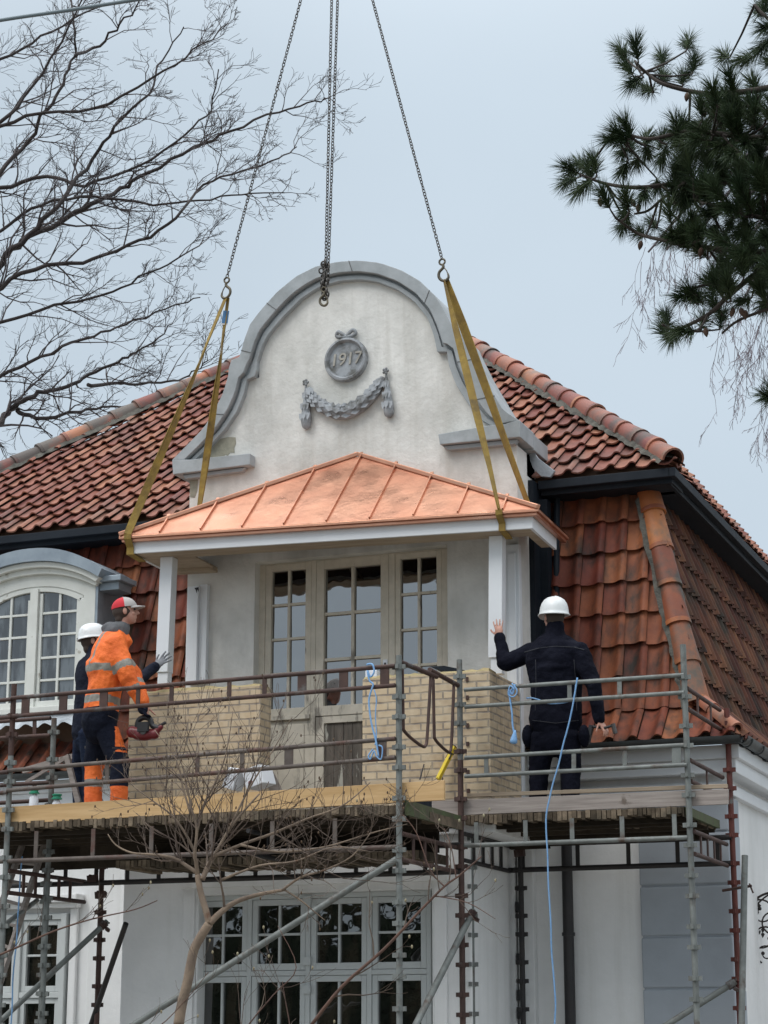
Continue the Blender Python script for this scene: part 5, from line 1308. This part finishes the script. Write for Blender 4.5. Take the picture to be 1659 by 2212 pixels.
m = MB(); m.tube(smooth_path([at(u,v,Ymid-.1) for u,v in ((48,1850),(44,1890),(42,1930),(38,1990),(36,2030),(28,2110),(26,2180),(20,2260))], 4), .0065, 6); single('blue_rope', m, 'blue_rope', 'thin blue rope hanging beside the wooden ladder at the lower left', 'rope', 'all', 'blue ropes on the scaffold')
# ladder at the far left
ya, yb_ = Ymid+.5, Ymid-.3
a0, a1, b0, b1 = at(99,1815,ya), at(-4,2135,yb_), at(52,1815,ya-.0), at(-50,2105,yb_)
t = thing('ladder', 'old grey wooden ladder leaning up to the deck at the lower left', 'ladder', a1)
for (p, q) in ((a0, a1), (b0, b1)):
    q2 = q + (q-p)*.9; m = MB(); m.beam(p, q2, .03, .07); m.build('side_rail', 'wood_grey', t, bevel=.003)
for i in range(14):
    s = i/7+.03; p, q = a0.lerp(a1, s), b0.lerp(b1, s); m = MB(); m.tube([p, q], .015, 7); m.build('rung', 'wood_grey', t)
# trestle on the deck
t = thing('trestle', 'grey wooden trestle standing on the deck behind the orange worker', 'trestle', at(165,1740,Ymid+.4))
ZT = ZD1
m = MB(); p, q = at(144,1632,Ymid+.35), at(170,1735,Ymid+.3); m.beam(p, q, .05, .035, V((0,1,0))); m.build('leg', 'wood_grey', t, bevel=.003)
m = MB(); p2, q2 = p+V((-.02,.25,0)), q+V((.0,.45,0)); m.beam(p2, q2, .05, .035, V((0,1,0))); m.build('leg', 'wood_grey', t)
m = MB(); m.beam(p+V((.04,.1,.01)), at(50,1665,Ymid+.5), .03, .05); m.build('top_bar', 'wood_grey', t); m = MB(); m.beam(at(56,1690,Ymid+.35), p-V((0,0,.02)), .02, .03); m.build('strut', 'wood_grey', t)
# bottles with green caps
for (u, v, lb) in ((74,1712,'clear bottle with a green cap on the deck, left of its twin'), (123,1724,'small bottle with a green cap on the deck, right of its twin')):
    c_ = at(u, v, Ymid-.1); t = thing('bottle', lb, 'bottle', V((c_.x,c_.y,ZD1)), 'bottles with green caps')
    zc = c_.z; mm_ = MB(); mm_.lathe([(.042,ZD1-zc),(.044,ZD1-zc+.02),(.040,-.045),(.022,-.02),(.020,-.01)], c_, V((0,0,1)), 12); mm_.build('body', 'white_plain', t, smooth=True)
    mm_ = MB(); mm_.lathe([(.046,-.012),(.046,.0),(.036,.004),(.034,.018),(.044,.022),(.044,.032),(.028,.036)], c_, V((0,0,1)), 12); mm_.build('cap', 'green_plastic', t, smooth=True)
# white packets behind the toe board
def packet(cx_, cz_, rot, w_, h_, d_, Y, label, cat, red=False):
    c = at(cx_, cz_, Y); t = thing(cat.replace(' ', '_'), label, cat, c); m = MB()
    a = V((math.cos(rot),0,math.sin(rot))); b = V((-math.sin(rot),0,math.cos(rot))); y = V((.35,.94,0)).normalized()
    P_ = [c - a*w_ - b*h_, c + a*w_ - b*h_, c + a*w_*1.02 + b*h_, c - a*w_*.96 + b*h_*1.03]
    m.add(P_ + [p + y*d_ for p in P_], [(0,1,2,3),(4,7,6,5),(0,4,5,1),(1,5,6,2),(2,6,7,3),(3,7,4,0)]); m.build('body', 'white_plain', t, bevel=.006)
    if red:
        m = MB(); q_ = c - b*h_*.55 - a*w_*.35 + V((0,-.004,0)); m.tube([q_, q_+V((0,.004,0))], .022, 12); m.build('red_label', 'tool_red', t)
packet(497, 1682, -.35, .055, .09, .12, Yb-.45, 'crumpled white paper sack on the deck, left of the white box', 'paper sack')
packet(545, 1678, .30, .085, .085, .16, Yb-.45, 'tilted white cardboard box with a red dot on the deck before the balcony door', 'cardboard box', True)
m = MB(); c_ = at(575,1672,Yb-.3); m.add([c_+V((-.06,0,.07)), c_+V((.05,.05,.02)), c_+V((.12,.1,-.15)), c_+V((.02,.05,-.15))], [(0,1,2,3)]); m.add([c_+V((-.06,.02,.07)), c_+V((.02,.07,-.15)), c_+V((-.03,.2,-.12)), c_+V((-.08,.2,.05))], [(0,1,2,3)])
o = m.build('plastic_sheet', 'wood_grey'); so2 = o.modifiers.new('thick', 'SOLIDIFY'); so2.thickness = .01; tag(o, 'grey folded sheet standing just right of the white cardboard box', 'sheet')
m = MB(); c_ = at(553,1484,Yb+.08); m.ell(c_, (.055,.05,.028), n=10, k=6); m.ell(c_+V((-.055,.0,.006)), (.035,.03,.018), n=8, k=6); m.ell(c_+V((.04,.01,-.012)), (.05,.04,.02), n=8, k=6); single('work_glove', m, 'white_plain', 'white work glove lying on top of the left brick parapet', 'glove', 'all')
m = MB(); c_ = at(804,1468,Yb+.05); m.box(c_.x-.055,c_.x+.055,c_.y-.03,c_.y+.05,zr+.015,zr+.08); single('small_box', m, 'white_plain', 'small white box on the left end of the right parapet', 'box', False, None, .006)
# downspout style iron scroll bracket on the side wall
t = thing('iron_bracket', 'black wrought iron scroll bracket at the right edge', 'bracket', at(1640, 2000, 19))
m = MB(); yI = 19.0
def sp(pts, r=.012): m.tube(smooth_path([at(u, v, yI) for u, v in pts], 5), r, 6)
sp([(1612,1976),(1622,1958),(1636,1940),(1660,1929),(1700,1925)]); sp([(1612,1976),(1650,1940),(1665,1932)], .008)
def spiral(cx_, cy, r0, r1, a0, turns, wr=.009):
    n = int(18*abs(turns)); pts = []
    for i in range(n+1): t_ = i/n; a = a0+turns*2*math.pi*t_; r = lerp(r0, r1, t_); pts.append(at(cx_+r*math.cos(a), cy+r*math.sin(a), yI))
    m.tube(pts, [lerp(wr, wr*.6, i/n) for i in range(n+1)], 6); m.ell(pts[-1], (wr*2,wr*1.5,wr*2), n=8, k=6)
spiral(1645,1972,32,10,-2.6,1.1); spiral(1628,2010,14,4,0,1.4); spiral(1650,2030,34,12,.4,-1.1); spiral(1632,1962,12,4,2,1.3); spiral(1622,2058,13,4,-1,-1.4); spiral(1655,2060,22,7,2,1.2); spiral(1670,1990,30,8,1,1.2)
for (u, v) in ((1640,1958),(1636,1972),(1622,1984),(1632,2014),(1648,2010),(1648,2020),(1612,2062),(1620,2078),(1606,2066)):
    p = at(u, v, yI); m.add([p+V((-.018,-.008,.01)), p+V((0,-.014,-.03)), p+V((.02,-.008,.008)), p+V((0,.004,.026))], [(0,1,2,3)])
m.build('scrollwork', 'iron', t, smooth='all'); m = MB(); p = at(1700,1960,yI); m.tube([V((p.x,yI,0)), V((p.x,yI,p.z+.4))], .03, 8); m.build('post', 'iron', t)
# neighbour's grey roof far right
t = thing('neighbour_house', 'grey roofed neighbouring house just showing at the right edge behind the villa', 'house', (9, 46, 0))
p = at(1642, 1222, 44); q = at(1700, 1180, 44); m = MB(); m.add([(p.x,44,p.z-.2),(p.x+8,44,p.z+3.8),(p.x+16,44,p.z-.2),(p.x,56,p.z-.2),(p.x+8,56,p.z+3.8),(p.x+16,56,p.z-.2)], [(0,1,2),(3,5,4),(0,3,4,1),(1,4,5,2),(0,2,5,3)]); m.build('roof', 'lead', t)
m = MB(); m.box(p.x+.5, p.x+15.5, 44.3, 55.5, 0, p.z-.2); m.build('wall', 'white_plaster', t)
# ================================================================ PEOPLE
def remeshed(mb, name, mats, parent, voxel=.006, smooth_it=4, folds=0, fold_scale=9, pick=None, sub=None, seed=0):
    me = mb.mesh('t', V((0,0,0)), True); ob = bpy.data.objects.new('t', me); col.objects.link(ob)
    r = ob.modifiers.new('r', 'REMESH'); r.mode = 'VOXEL'; r.voxel_size = voxel
    s = ob.modifiers.new('s', 'SMOOTH'); s.factor = .6; s.iterations = smooth_it
    if folds:
        tx = bpy.data.textures.new('folds'+name, 'CLOUDS'); tx.noise_scale = 1/fold_scale; tx.noise_depth = 2
        d = ob.modifiers.new('d', 'DISPLACE'); d.texture = tx; d.strength = folds; d.mid_level = .5; d.texture_coords = 'GLOBAL'
    bpy.context.view_layer.update()
    m2 = bpy.data.meshes.new_from_object(ob.evaluated_get(bpy.context.evaluated_depsgraph_get()))
    bpy.data.objects.remove(ob)
    m2.name = name; m2.materials.clear()
    for m in mats: m2.materials.append(MT[m])
    for p in m2.polygons:
        p.use_smooth = True; p.material_index = pick(p.center) if pick else 0
    m2.transform(Matrix.Translation(-OFF[parent.name])); o = bpy.data.objects.new(name, m2); col.objects.link(o); o.parent = parent; OFF[o.name] = OFF[parent.name]
    return o
def rotm(side, fwd, up): return Matrix(((side.x,fwd.x,up.x),(side.y,fwd.y,up.y),(side.z,fwd.z,up.z)))
def frame(f, tilt=0):
    f = V(f).normalized(); s = f.cross(V((0,0,1))).normalized(); f = (f + V((0,0,tilt))).normalized(); u = s.cross(f).normalized(); return s, f, u
def head_parts(b, c, F):
    s, f, u = F; M_ = rotm(s, f, u); P = lambda a, d, h: c + s*a + f*d + u*h
    b.ell(P(0,-.012,.028), (.077,.096,.092), M_, 18, 12); b.ell(P(0,.030,-.040), (.060,.062,.074), M_, 16, 10); b.ell(P(0,.055,-.088), (.030,.026,.022), M_)
    b.capsule(P(0,.088,.012), .009, P(0,.108,-.024), .014, 8); b.ell(P(0,.084,-.058), (.026,.010,.008), M_, 8, 6); b.ell(P(0,.080,.030), (.045,.012,.010), M_, 8, 6)
    for k in (-1, 1): b.ell(P(k*.079,-.008,-.008), (.010,.020,.032), M_, 8, 8); b.ell(P(k*.042,.062,-.03), (.020,.018,.018), M_, 8, 6)
def eyes(parent, c, F):
    s, f, u = F; m = MB()
    for k in (-1, 1): m.ell(c + s*k*.030 + f*.079 + u*.008, (.011,.009,.009), n=10, k=6)
    m.build('eye', 'black_plain', parent, smooth='all')
def hand_parts(b, w, d, pn, thumb, curl=.25, spread=.12, r=.0088, L0=.078, curls=None):
    """w wrist, d direction of the fingers, pn palm normal (the side fingers curl to), thumb = +1/-1 side"""
    d = d.normalized(); pn = (pn-d*pn.dot(d)).normalized(); s = d.cross(pn).normalized()*thumb
    b.capsule(w, .026, w+d*.03, .030, 12, .62, s); M_ = rotm(s, d, pn); b.ell(w+d*.055, (.041,.048,.017), M_, 14, 8)
    for i, (off, ln) in enumerate(((.030,.92),(.010,1.02),(-.011,.95),(-.031,.76))):
        cu__ = curls[i] if curls else curl
        p = w + d*(.086-abs(off)*.12) + s*off; dd = (d + s*off*spread*26).normalized(); L_ = L0*ln; rr = r*(1 if i < 3 else .86)
        for k, fr in enumerate((.45,.30,.25)):
            q = p + dd*L_*fr; b.capsule(p, rr*(1-.07*k), q, rr*(.95-.07*k), 8); p = q; dd = (dd*math.cos(cu__) + pn*math.sin(cu__)).normalized()
    p = w + d*.030 + s*.030; dd = (d*.62 + s*.72 + pn*.2).normalized()
    for k, ln in enumerate((.036,.030,.026)): q = p + dd*ln; b.capsule(p, .0115-.001*k, q, .0105-.001*k, 8); p = q; dd = (dd + d*.22 + pn*.15).normalized()
def body(b, J, F, hands):
    s, f, u = F
    b.capsule(J['pelvis'], .135, J['waist'], .125, 16, .72, s); b.capsule(J['waist'], .125, J['chest'], .15, 16, .68, s)
    b.capsule(J['shR'], .058, J['shL'], .058, 12); b.capsule(J['neck'], .060, J['head']-V((0,0,.05)), .052, 12)
    for k in 'RL':
        b.capsule(J['sh'+k], .052, J['el'+k], .038, 10); b.capsule(J['el'+k], .038, J['wr'+k], .027, 10)
        b.capsule(J['hip'+k], .082, J['kn'+k], .055, 12); b.capsule(J['kn'+k], .055, J['an'+k], .036, 12); b.capsule(J['chest'], .10, J['sh'+k], .06, 10)
def trousers(parent, J, F, name, mats, pick=None, voxel=.011, w_=1.0):
    s, f, u = F; b = MB()
    b.capsule(J['pelvis']+V((0,0,-.0)), .150*w_, J['waist'], .140*w_, 18, .78, s)
    for k in 'RL':
        b.capsule(J['hip'+k], .100*w_, J['kn'+k], .078*w_, 14); b.capsule(J['kn'+k], .076*w_, J['an'+k]+V((0,0,.02)), .066*w_, 14)
        b.ell(J['kn'+k]+f*.02, (.072,.072,.08), None)
    return remeshed(b, name, mats, parent, voxel, 3, .018, 10, pick)
def boots(parent, J, F, zd):
    s, f, u = F; b = MB()
    fh_ = V((f.x, f.y, 0)).normalized()
    for k in 'RL':
        a = J['an'+k]; b.capsule(a+V((0,0,.06)), .055, V((a.x,a.y,zd+.05)), .052, 12); b.capsule(V((a.x,a.y,zd+.045))-fh_*.03, .045, V((a.x,a.y,zd+.042))+fh_*.15, .043, 12)
    o = remeshed(b, 'boots', ['black_plain'], parent, .009, 3)
def jacket(parent, J, F, name, mats, pick=None, hem=None, bulk=1.0, collar=.03, folds=.03, cuff=.0, tw=1.0):
    s, f, u = F; b = MB()
    hem = hem or J['pelvis']
    b.capsule(hem, .185*bulk*tw, J['waist'], .170*bulk*tw, 20, .74/tw, s); b.capsule(J['waist'], .172*bulk*tw, J['chest'], .195*bulk*tw, 20, .72/tw, s)
    b.capsule(J['chest'], .19*bulk*tw, J['chest'].lerp(J['neck'], .55), .13*bulk, 18, .72, s)
    b.capsule(J['neck']-V((0,0,.05)), .098*bulk, J['neck']+V((0,0,collar)), .076, 14)
    for k in 'RL':
        b.capsule(J['chest'].lerp(J['neck'], .5), .10*bulk, J['sh'+k], .080*bulk, 12); b.capsule(J['sh'+k], .084*bulk, J['el'+k], .066*bulk, 14)
        b.capsule(J['el'+k], .066*bulk, J['wr'+k].lerp(J['el'+k], .04+cuff), .048*bulk, 14)
    return remeshed(b, name, mats, parent, .011, 3, folds, 8, pick)
def helmet(parent, c, F, mt='helmet_white', k=1.0):
    s, f, u = F; m = MB(); M_ = rotm(s, f, u); n = 26
    prof = [(.118,.004),(.128,.0),(.131,.005),(.121,.013),(.117,.03),(.113,.06),(.102,.092),(.083,.119),(.055,.137),(.025,.145),(.001,.147)]
    o = len(m.v); prof = [(r*k, h*k) for r, h in prof]
    for r, h in prof:
        for j in range(n):
            t = 2*math.pi*j/n; cx_, cy = math.cos(t), math.sin(t); rr = r
            pk = max(0, cy)**6*.045 if h < .014 else 0
            m.v.append(c + M_ @ V((rr*cx_*.92, rr*cy*1.12 + pk, h - (.006*abs(cy) if h < .02 else 0) - pk*.25 + (.004 if (h > .05 and abs(cx_) < .2) else 0))))
    for i in range(len(prof)-1):
        for j in range(n): j2 = (j+1) % n; m.f.append([o+i*n+j, o+i*n+j2, o+(i+1)*n+j2, o+(i+1)*n+j]); m.m.append(0)
    h_ = m.build('hard_hat', mt, parent, smooth='all')
    m = MB(); m.tube([c + M_ @ V((.05*math.cos(t)-.0, -.133-.004*math.sin(t), .012)) for t in (2.4,2.0,1.57,1.1,.8)], .004, 6); m.build('adjuster', 'black_plain', h_)
    return h_
def stitched(parent, ob, name, mt, lines, r=.004):
    # piping sewn on the cloth: points found on the garment's own surface
    from mathutils.bvhtree import BVHTree
    off = OFF[ob.name]; bv = BVHTree.FromPolygons([v.co+off for v in ob.data.vertices], [tuple(p.vertices) for p in ob.data.polygons])
    m = MB()
    for ln in lines:
        P_ = []
        for i in range(13):
            q = path_at([V((a, b, 0)) for a, b in ln], i/12); d = ray(q.x, q.y).normalized(); h = bv.ray_cast(CAM, d)
            if h[0]: P_.append(h[0] - d*r*.3)
        if len(P_) > 2: m.tube(P_, r, 5)
    return m.build(name, mt, parent, smooth='all')
def hair_parts(parent, c, F):
    s, f, u = F; b = MB(); M_ = rotm(s, f, u); b.ell(c+u*.02-f*.022, (.083,.094,.088), M_, 16, 10); b.ell(c-f*.055-u*.05, (.060,.042,.05), M_)
    remeshed(b, 'hair', ['hair'], parent, .008, 2)

# ---- 1: worker in the orange jacket
ZD = ZD1
Fd = frame((.80, .60, 0)); s, f, u = Fd; Y0 = 15.22
neck = at(259, 1365, Y0+.02); chest = at(236, 1425, Y0); waist = at(224, 1500, Y0); pel = at(220, 1565, Y0)
J = dict(neck=neck, chest=chest, waist=waist, pelvis=pel, head=at(271, 1322, Y0+.03))
shc = at(243, 1396, Y0)
J['shR'] = shc + s*.165 - V((0,0,.01)); J['shL'] = shc - s*.165
J['elR'] = at(276, 1462, Y0-.14); J['wrR'] = at(304, 1516, Y0-.06); J['elL'] = at(290, 1460, Y0+.30); J['wrL'] = at(312, 1520, Y0+.20)
J['hipR'] = pel + s*.095; J['hipL'] = pel - s*.095
J['knR'] = at(259, 1648, Y0-.04); J['anR'] = at(257, 1718, Y0-.05); J['knL'] = at(203, 1652, Y0+.12); J['anL'] = at(202, 1722, Y0+.05)
for k in 'RL': J['an'+k].z = ZD+.09
p1 = thing('person', 'person in a bright orange reflective jacket and a red and grey cap', 'person', (pel.x, pel.y, ZD), 'workers on the scaffold')
b = MB(); body(b, J, Fd, None); FH_ = frame((.86, .50, 0), .16); head_parts(b, J['head'], FH_)
hand_parts(b, J['wrR'], V((.35,.1,-.9)), V((.7,.2,.2)), 1, .65, .05); hand_parts(b, J['wrL'], V((.2,-.1,-1)), V((.6,-.2,0)), -1, .5, .05)
remeshed(b, 'body', ['skin'], p1, .006, 3)
b = MB(); b.capsule(J['wrR']-V((.01,0,-.04)), .040, J['wrR'], .038, 12); hand_parts(b, J['wrR'], V((.35,.1,-.9)), V((.7,.2,.2)), 1, .65, .05, .0125, .082); b.ell(J['wrR']+V((.02,.005,-.06)), (.045,.045,.05)); remeshed(b, 'glove', ['navy_fabric'], p1, .006, 2)
eyes(p1, J['head'], FH_); hair_parts(p1, J['head']-V((0,0,.006)), FH_)
zb1, zb2 = at(225,1452,Y0).z, at(215,1518,Y0).z
ax_ = (waist-neck).normalized()
def pick1(c):
    ra = J['elR']-J['shR']; t = (c-J['shR']).dot(ra)/ra.length_squared; dist = (c-(J['shR']+ra*max(0,min(1,t)))).length
    rf = J['wrR']-J['elR']; tf_ = (c-J['elR']).dot(rf)/rf.length_squared; df = (c-(J['elR']+rf*max(0,min(1,tf_)))).length
    if dist < .105 and t > .1 and df > .04: return 1 if .60 < t < .80 else 0
    if df < .09 and tf_ > .0: return 1 if .28 < tf_ < .48 else 0
    la = J['elL']-J['shL']; t = (c-J['shL']).dot(la)/la.length_squared; dist = (c-(J['shL']+la*max(0,min(1,t)))).length
    if dist < .10 and t > .1: return 1 if .6 < t < .8 else 0
    h = c.z + (c-J['waist']).dot(f)*.10
    if abs(h-zb1) < .030 or abs(h-zb2) < .032: return 1
    if h < zb2-.075: return 2
    q = (c-shc).dot(s); w__ = (c-shc).dot(f)
    if h > zb1 and w__ < -.05+(shc.z-c.z)*-.2 and (abs(abs(q+.02)-.10) < .018): return 1
    return 0
jk = jacket(p1, J, Fd, 'jacket', ['orange_fabric','reflex','navy_fabric'], pick1, hem=at(216,1545,Y0), bulk=1.17, tw=1.18, collar=-.02)
b = MB(); b.ell(J['neck']+V((-.02,-.01,.03))-f*.045, (.10,.085,.055), None, 16, 10); b.ell(J['neck']-f*.07+V((0,0,-.01)), (.115,.075,.075), rotm(*Fd)); b.capsule(J['neck']+V((.0,0,-.01)), .088, J['neck']+V((.012,0,.03)), .078, 12)
remeshed(b, 'hood', ['grey_fabric'], p1, .009, 3, .012, 12)
def pickt(c):
    kR, kL = J['knR'], J['knL']; near = (c-J['anR']).xy.length < (c-J['anL']).xy.length
    if c.z < ZD+.50:
        if near: return 1 if c.z < ZD+.28 else 0
        return 2 if ZD+.30 < c.z < ZD+.37 else 1
    if near and kR.z+.08 < c.z < kR.z+.31 and (c-kR).dot(f) > -.055 and (c-kR).dot(s) > -.03: return 0 if kR.z+.10 < c.z < kR.z+.13 else 1
    return 0
trousers(p1, J, Fd, 'trousers', ['navy_fabric','orange_fabric','reflex'], pickt, w_=1.14); boots(p1, J, Fd, ZD)
sH, fH, uH = FH_
m = MB(); cc = J['head']+uH*.045-fH*.005; M_ = rotm(sH, fH, uH); o = len(m.v); n = 24; prof = []
for i in range(9): t = math.pi/2*i/8; prof.append((math.cos(t), math.sin(t)))
for r, h in prof:
    for j in range(n): t = 2*math.pi*j/n; m.v.append(cc + M_ @ V((r*math.cos(t)*.092, r*math.sin(t)*.112, h*.098-.012)))
for i in range(8):
    for j in range(n):
        j2 = (j+1) % n; back = math.sin(2*math.pi*(j+.5)/n) < -.05
        m.f.append([o+i*n+j, o+i*n+j2, o+(i+1)*n+j2, o+(i+1)*n+j]); m.m.append(0 if back else 1)
m.ell(cc+uH*.087, (.008,.008,.005), M_, 8, 4, 1)
cap_o = m.build('cap', ['cap_red','cap_grey'], p1, smooth='all')
m = MB(); o = len(m.v); n = 12
for k, zz_ in ((0, .0), (1, .007)):
    for i in range(n+1):
        t = math.pi*(.16+.68*i/n); 
        for rr, dz_ in ((1.0, -.008), (1.42, -.020)):
            m.v.append(cc + M_ @ V((.086*rr**.1*math.cos(t)*(1.0 if rr == 1 else .98), .108*math.sin(t)+(.072*math.sin((i/n)*math.pi)**.6 if rr > 1 else 0), dz_+zz_ - .010*abs(math.cos(t)))))
st_ = (n+1)*2
for i in range(n):
    a_ = o+i*2; m.f += [[a_, a_+1, a_+3, a_+2], [a_+st_, a_+st_+2, a_+st_+3, a_+st_+1], [a_+1, a_+1+st_, a_+3+st_, a_+3]]; m.m += [0]*3
m.build('brim', 'cap_grey', cap_o, smooth=True)
# the power tool he carries
t = thing('power_saw', 'dark red and black power tool held low by the person in orange', 'power tool', at(318, 1560, Y0-.02))
b = MB(); c_ = at(312,1575,Y0-.02)
b.capsule(c_+V((-.11,0,-.02)), .055, c_+V((.10,.0,-.05)), .042, 14); b.ell(c_+V((.0,0,-.05)), (.12,.06,.05), None); b.capsule(c_+V((.08,0,-.045)), .035, c_+V((.16,.0,.01)), .022, 12)
OFF[t.name] = V(t.location); remeshed(b, 'housing', ['tool_red'], t, .008, 3)
m = MB(); m.tube(smooth_path([c_+V((-.07,0,.0)), c_+V((-.06,0,.07)), c_+V((-.01,0,.10)), c_+V((.05,0,.08)), c_+V((.08,0,.02)), c_+V((.14,0,.0))], 4), .024, 9); m.box(c_.x-.03,c_.x+.07,c_.y-.075,c_.y-.045,c_.z-.03,c_.z+.05); m.tube([c_+V((.12,0,.01)), c_+V((.20,0,.045))], .014, 8); m.build('handle', 'black_plain', t, smooth=True)
m = MB(); m.tube([c_+V((.02,-.05,-.02)), c_+V((.02,-.064,-.02))], .035, 18); m.build('guard', 'chain_steel', t)

# ---- 2: worker in dark clothes behind him
Fd = frame((.72, .69, 0)); s, f, u = Fd; Y0 = 15.86
neck = at(204, 1412, Y0); chest = at(196, 1458, Y0); waist = at(190, 1530, Y0); pel = at(186, 1590, Y0)
J = dict(neck=neck, chest=chest, waist=waist, pelvis=pel, head=at(202, 1386, Y0+.01)); shc = at(203, 1433, Y0)
J['shR'] = shc + s*.175; J['shL'] = shc - s*.175
J['elR'] = at(284, 1482, Y0+.02); J['wrR'] = at(336, 1440, Y0+.56); J['elL'] = at(190, 1500, Y0+.32); J['wrL'] = at(230, 1510, Y0+.46)
J['hipR'] = pel + s*.095; J['hipL'] = pel - s*.095; J['knR'] = at(196, 1665, Y0); J['anR'] = at(190, 1735, Y0); J['knL'] = at(172, 1662, Y0+.16); J['anL'] = at(176, 1730, Y0+.15)
for k in 'RL': J['an'+k].z = ZD+.09
p2 = thing('person', 'person in dark clothes and white hard hat behind the orange jacket, gloved hand on post', 'person', (pel.x, pel.y, ZD), 'workers on the scaffold')
b = MB(); body(b, J, Fd, None); FH_ = frame((.86, .50, 0), .12); head_parts(b, J['head'], FH_)
hd = (at(378, 1418, 16.50)-J['wrR']).normalized()
remeshed(b, 'body', ['skin'], p2, .006, 3); eyes(p2, J['head'], FH_); hair_parts(p2, J['head']-V((0,0,.01)), FH_)
b = MB(); b.capsule(J['wrR']-hd*.035, .036, J['wrR']+hd*.02, .034, 12); hand_parts(b, J['wrR'], (hd+V((0,-.1,.25))), V((.10,1,.0)), 1, .10, .42, .0115, .088)
remeshed(b, 'glove', ['glove_grey'], p2, .005, 1)
b = MB(); hand_parts(b, J['wrL'], V((.7,.3,-.5)), V((.2,.2,-1)), -1, .3); remeshed(b, 'glove', ['glove_grey'], p2, .0055, 2)
jacket(p2, J, Fd, 'jacket', ['navy_fabric'], None, hem=at(186,1575,Y0), bulk=.98, collar=.035)
def pk2(c): return 1 if (.10 < (c-J['hipR']).dot(s)+.06 and ZD+.52 < c.z < ZD+.74 and (c-J['hipR']).dot(f) < .05) else 0
trousers(p2, J, Fd, 'trousers', ['jeans','grey_fabric'], pk2); boots(p2, J, Fd, ZD)
helmet(p2, J['head']+FH_[2]*.022-FH_[1]*.006, frame((.86,.50,0), .10))

# ---- 3: worker in black on the right
ZD = ZD2
Fd = frame((-.22, .97, 0)); s, f, u = Fd; Y0 = 16.52
neck = at(1199, 1374, Y0); chest = at(1199, 1428, Y0); waist = at(1201, 1510, Y0); pel = at(1201, 1592, Y0)
J = dict(neck=neck, chest=chest, waist=waist, pelvis=pel, head=at(1196, 1334, Y0+.02)); shc = at(1199, 1401, Y0)
J['shR'] = at(1252, 1409, Y0-.02); J['shL'] = at(1146, 1411, Y0+.03)
J['elR'] = at(1282, 1478, Y0-.05); J['wrR'] = at(1295, 1556, Y0+.0); J['elL'] = at(1090, 1432, Y0+.02); J['wrL'] = at(1079, 1376, Y0+.10)
J['hipR'] = at(1228, 1600, Y0); J['hipL'] = at(1173, 1600, Y0); J['knR'] = at(1233, 1668, Y0+.03); J['anR'] = at(1233, 1742, Y0); J['knL'] = at(1164, 1668, Y0+.03); J['anL'] = at(1162, 1742, Y0)
for k in 'RL': J['an'+k].z = ZD+.09
p3 = thing('person', 'person in black with white hard hat seen from behind, bare hand on the white post', 'person', (pel.x, pel.y, ZD), 'workers on the scaffold')
b = MB(); body(b, J, Fd, None); FH_ = frame((-.66, .75, 0), .10); head_parts(b, J['head'], FH_)
hand_parts(b, J['wrL'], V((-.12,.12,1)), V((.1,1,.05)), 1, .10, .30, .0092, .082, [.12,.08,.10,.12])
hand_parts(b, J['wrR'], V((.45,-.1,-.75)), V((-.5,.3,-.6)), -1, .55, .05)
remeshed(b, 'body', ['skin'], p3, .006, 3); eyes(p3, J['head'], FH_); hair_parts(p3, J['head']-V((0,0,.012)), FH_)
jk3 = jacket(p3, J, Fd, 'jacket', ['black_fabric'], None, hem=at(1201,1545,Y0), bulk=1.10, tw=1.16, collar=.085, folds=.035)
mat('seam_grey', (.045,.047,.055), (.03,.032,.04), 9, .9)
stitched(jk3, jk3, 'piping', 'seam_grey', [[(1133,1409),(1165,1400)], [(1262,1404),(1240,1398)]], .0045)
stitched(jk3, jk3, 'seam', 'seam_grey', [[(1165,1400),(1200,1396),(1240,1398)], [(1157,1425),(1158,1480),(1156,1535)], [(1240,1425),(1244,1480),(1246,1535)], [(1150,1556),(1200,1562),(1250,1556)]], .0028)
trousers(p3, J, Fd, 'trousers', ['black_fabric'], None, w_=1.16); boots(p3, J, Fd, ZD)
m = MB()
m.beam(at(1137,1400,Y0-.10)+V((0,-.0,0)), at(1137,1400,Y0-.10)+V((.01,0,0)), .001, .001)
helmet(p3, J['head']+FH_[2]*.018-FH_[1]*.008, frame((-.66,.75,0), .06), k=1.12)
b = MB()                                                     # tool pouches at the belt
b.ell(at(1141,1590,Y0-.02), (.055,.06,.10), None); remeshed(b, 'tool_pouch', ['black_fabric'], p3, .009, 3, .01, 14); b = MB(); b.ell(at(1262,1590,Y0-.03), (.050,.06,.10), None); remeshed(b, 'tool_pouch', ['black_fabric'], p3, .009, 3, .01, 14)
t = thing('hammer', 'hammer with a dark grip held in the right hand of the person in black', 'hammer', J['wrR'])
m = MB(); c_ = J['wrR']+V((.03,-.02,-.07)); m.beam(c_+V((-.13,0,-.13)), c_+V((-.10,0,.03)), .035, .03); m.tube([c_+V((-.10,.0,.02)), c_+V((.02,0,.0)), c_+V((.10,0,.02))], .012, 8); m.build('handle', 'black_plain', t)
m = MB(); m.tube([c_+V((.09,0,.03)), c_+V((.11,0,-.05))], .020, 8); m.build('head', 'chain_steel', t)
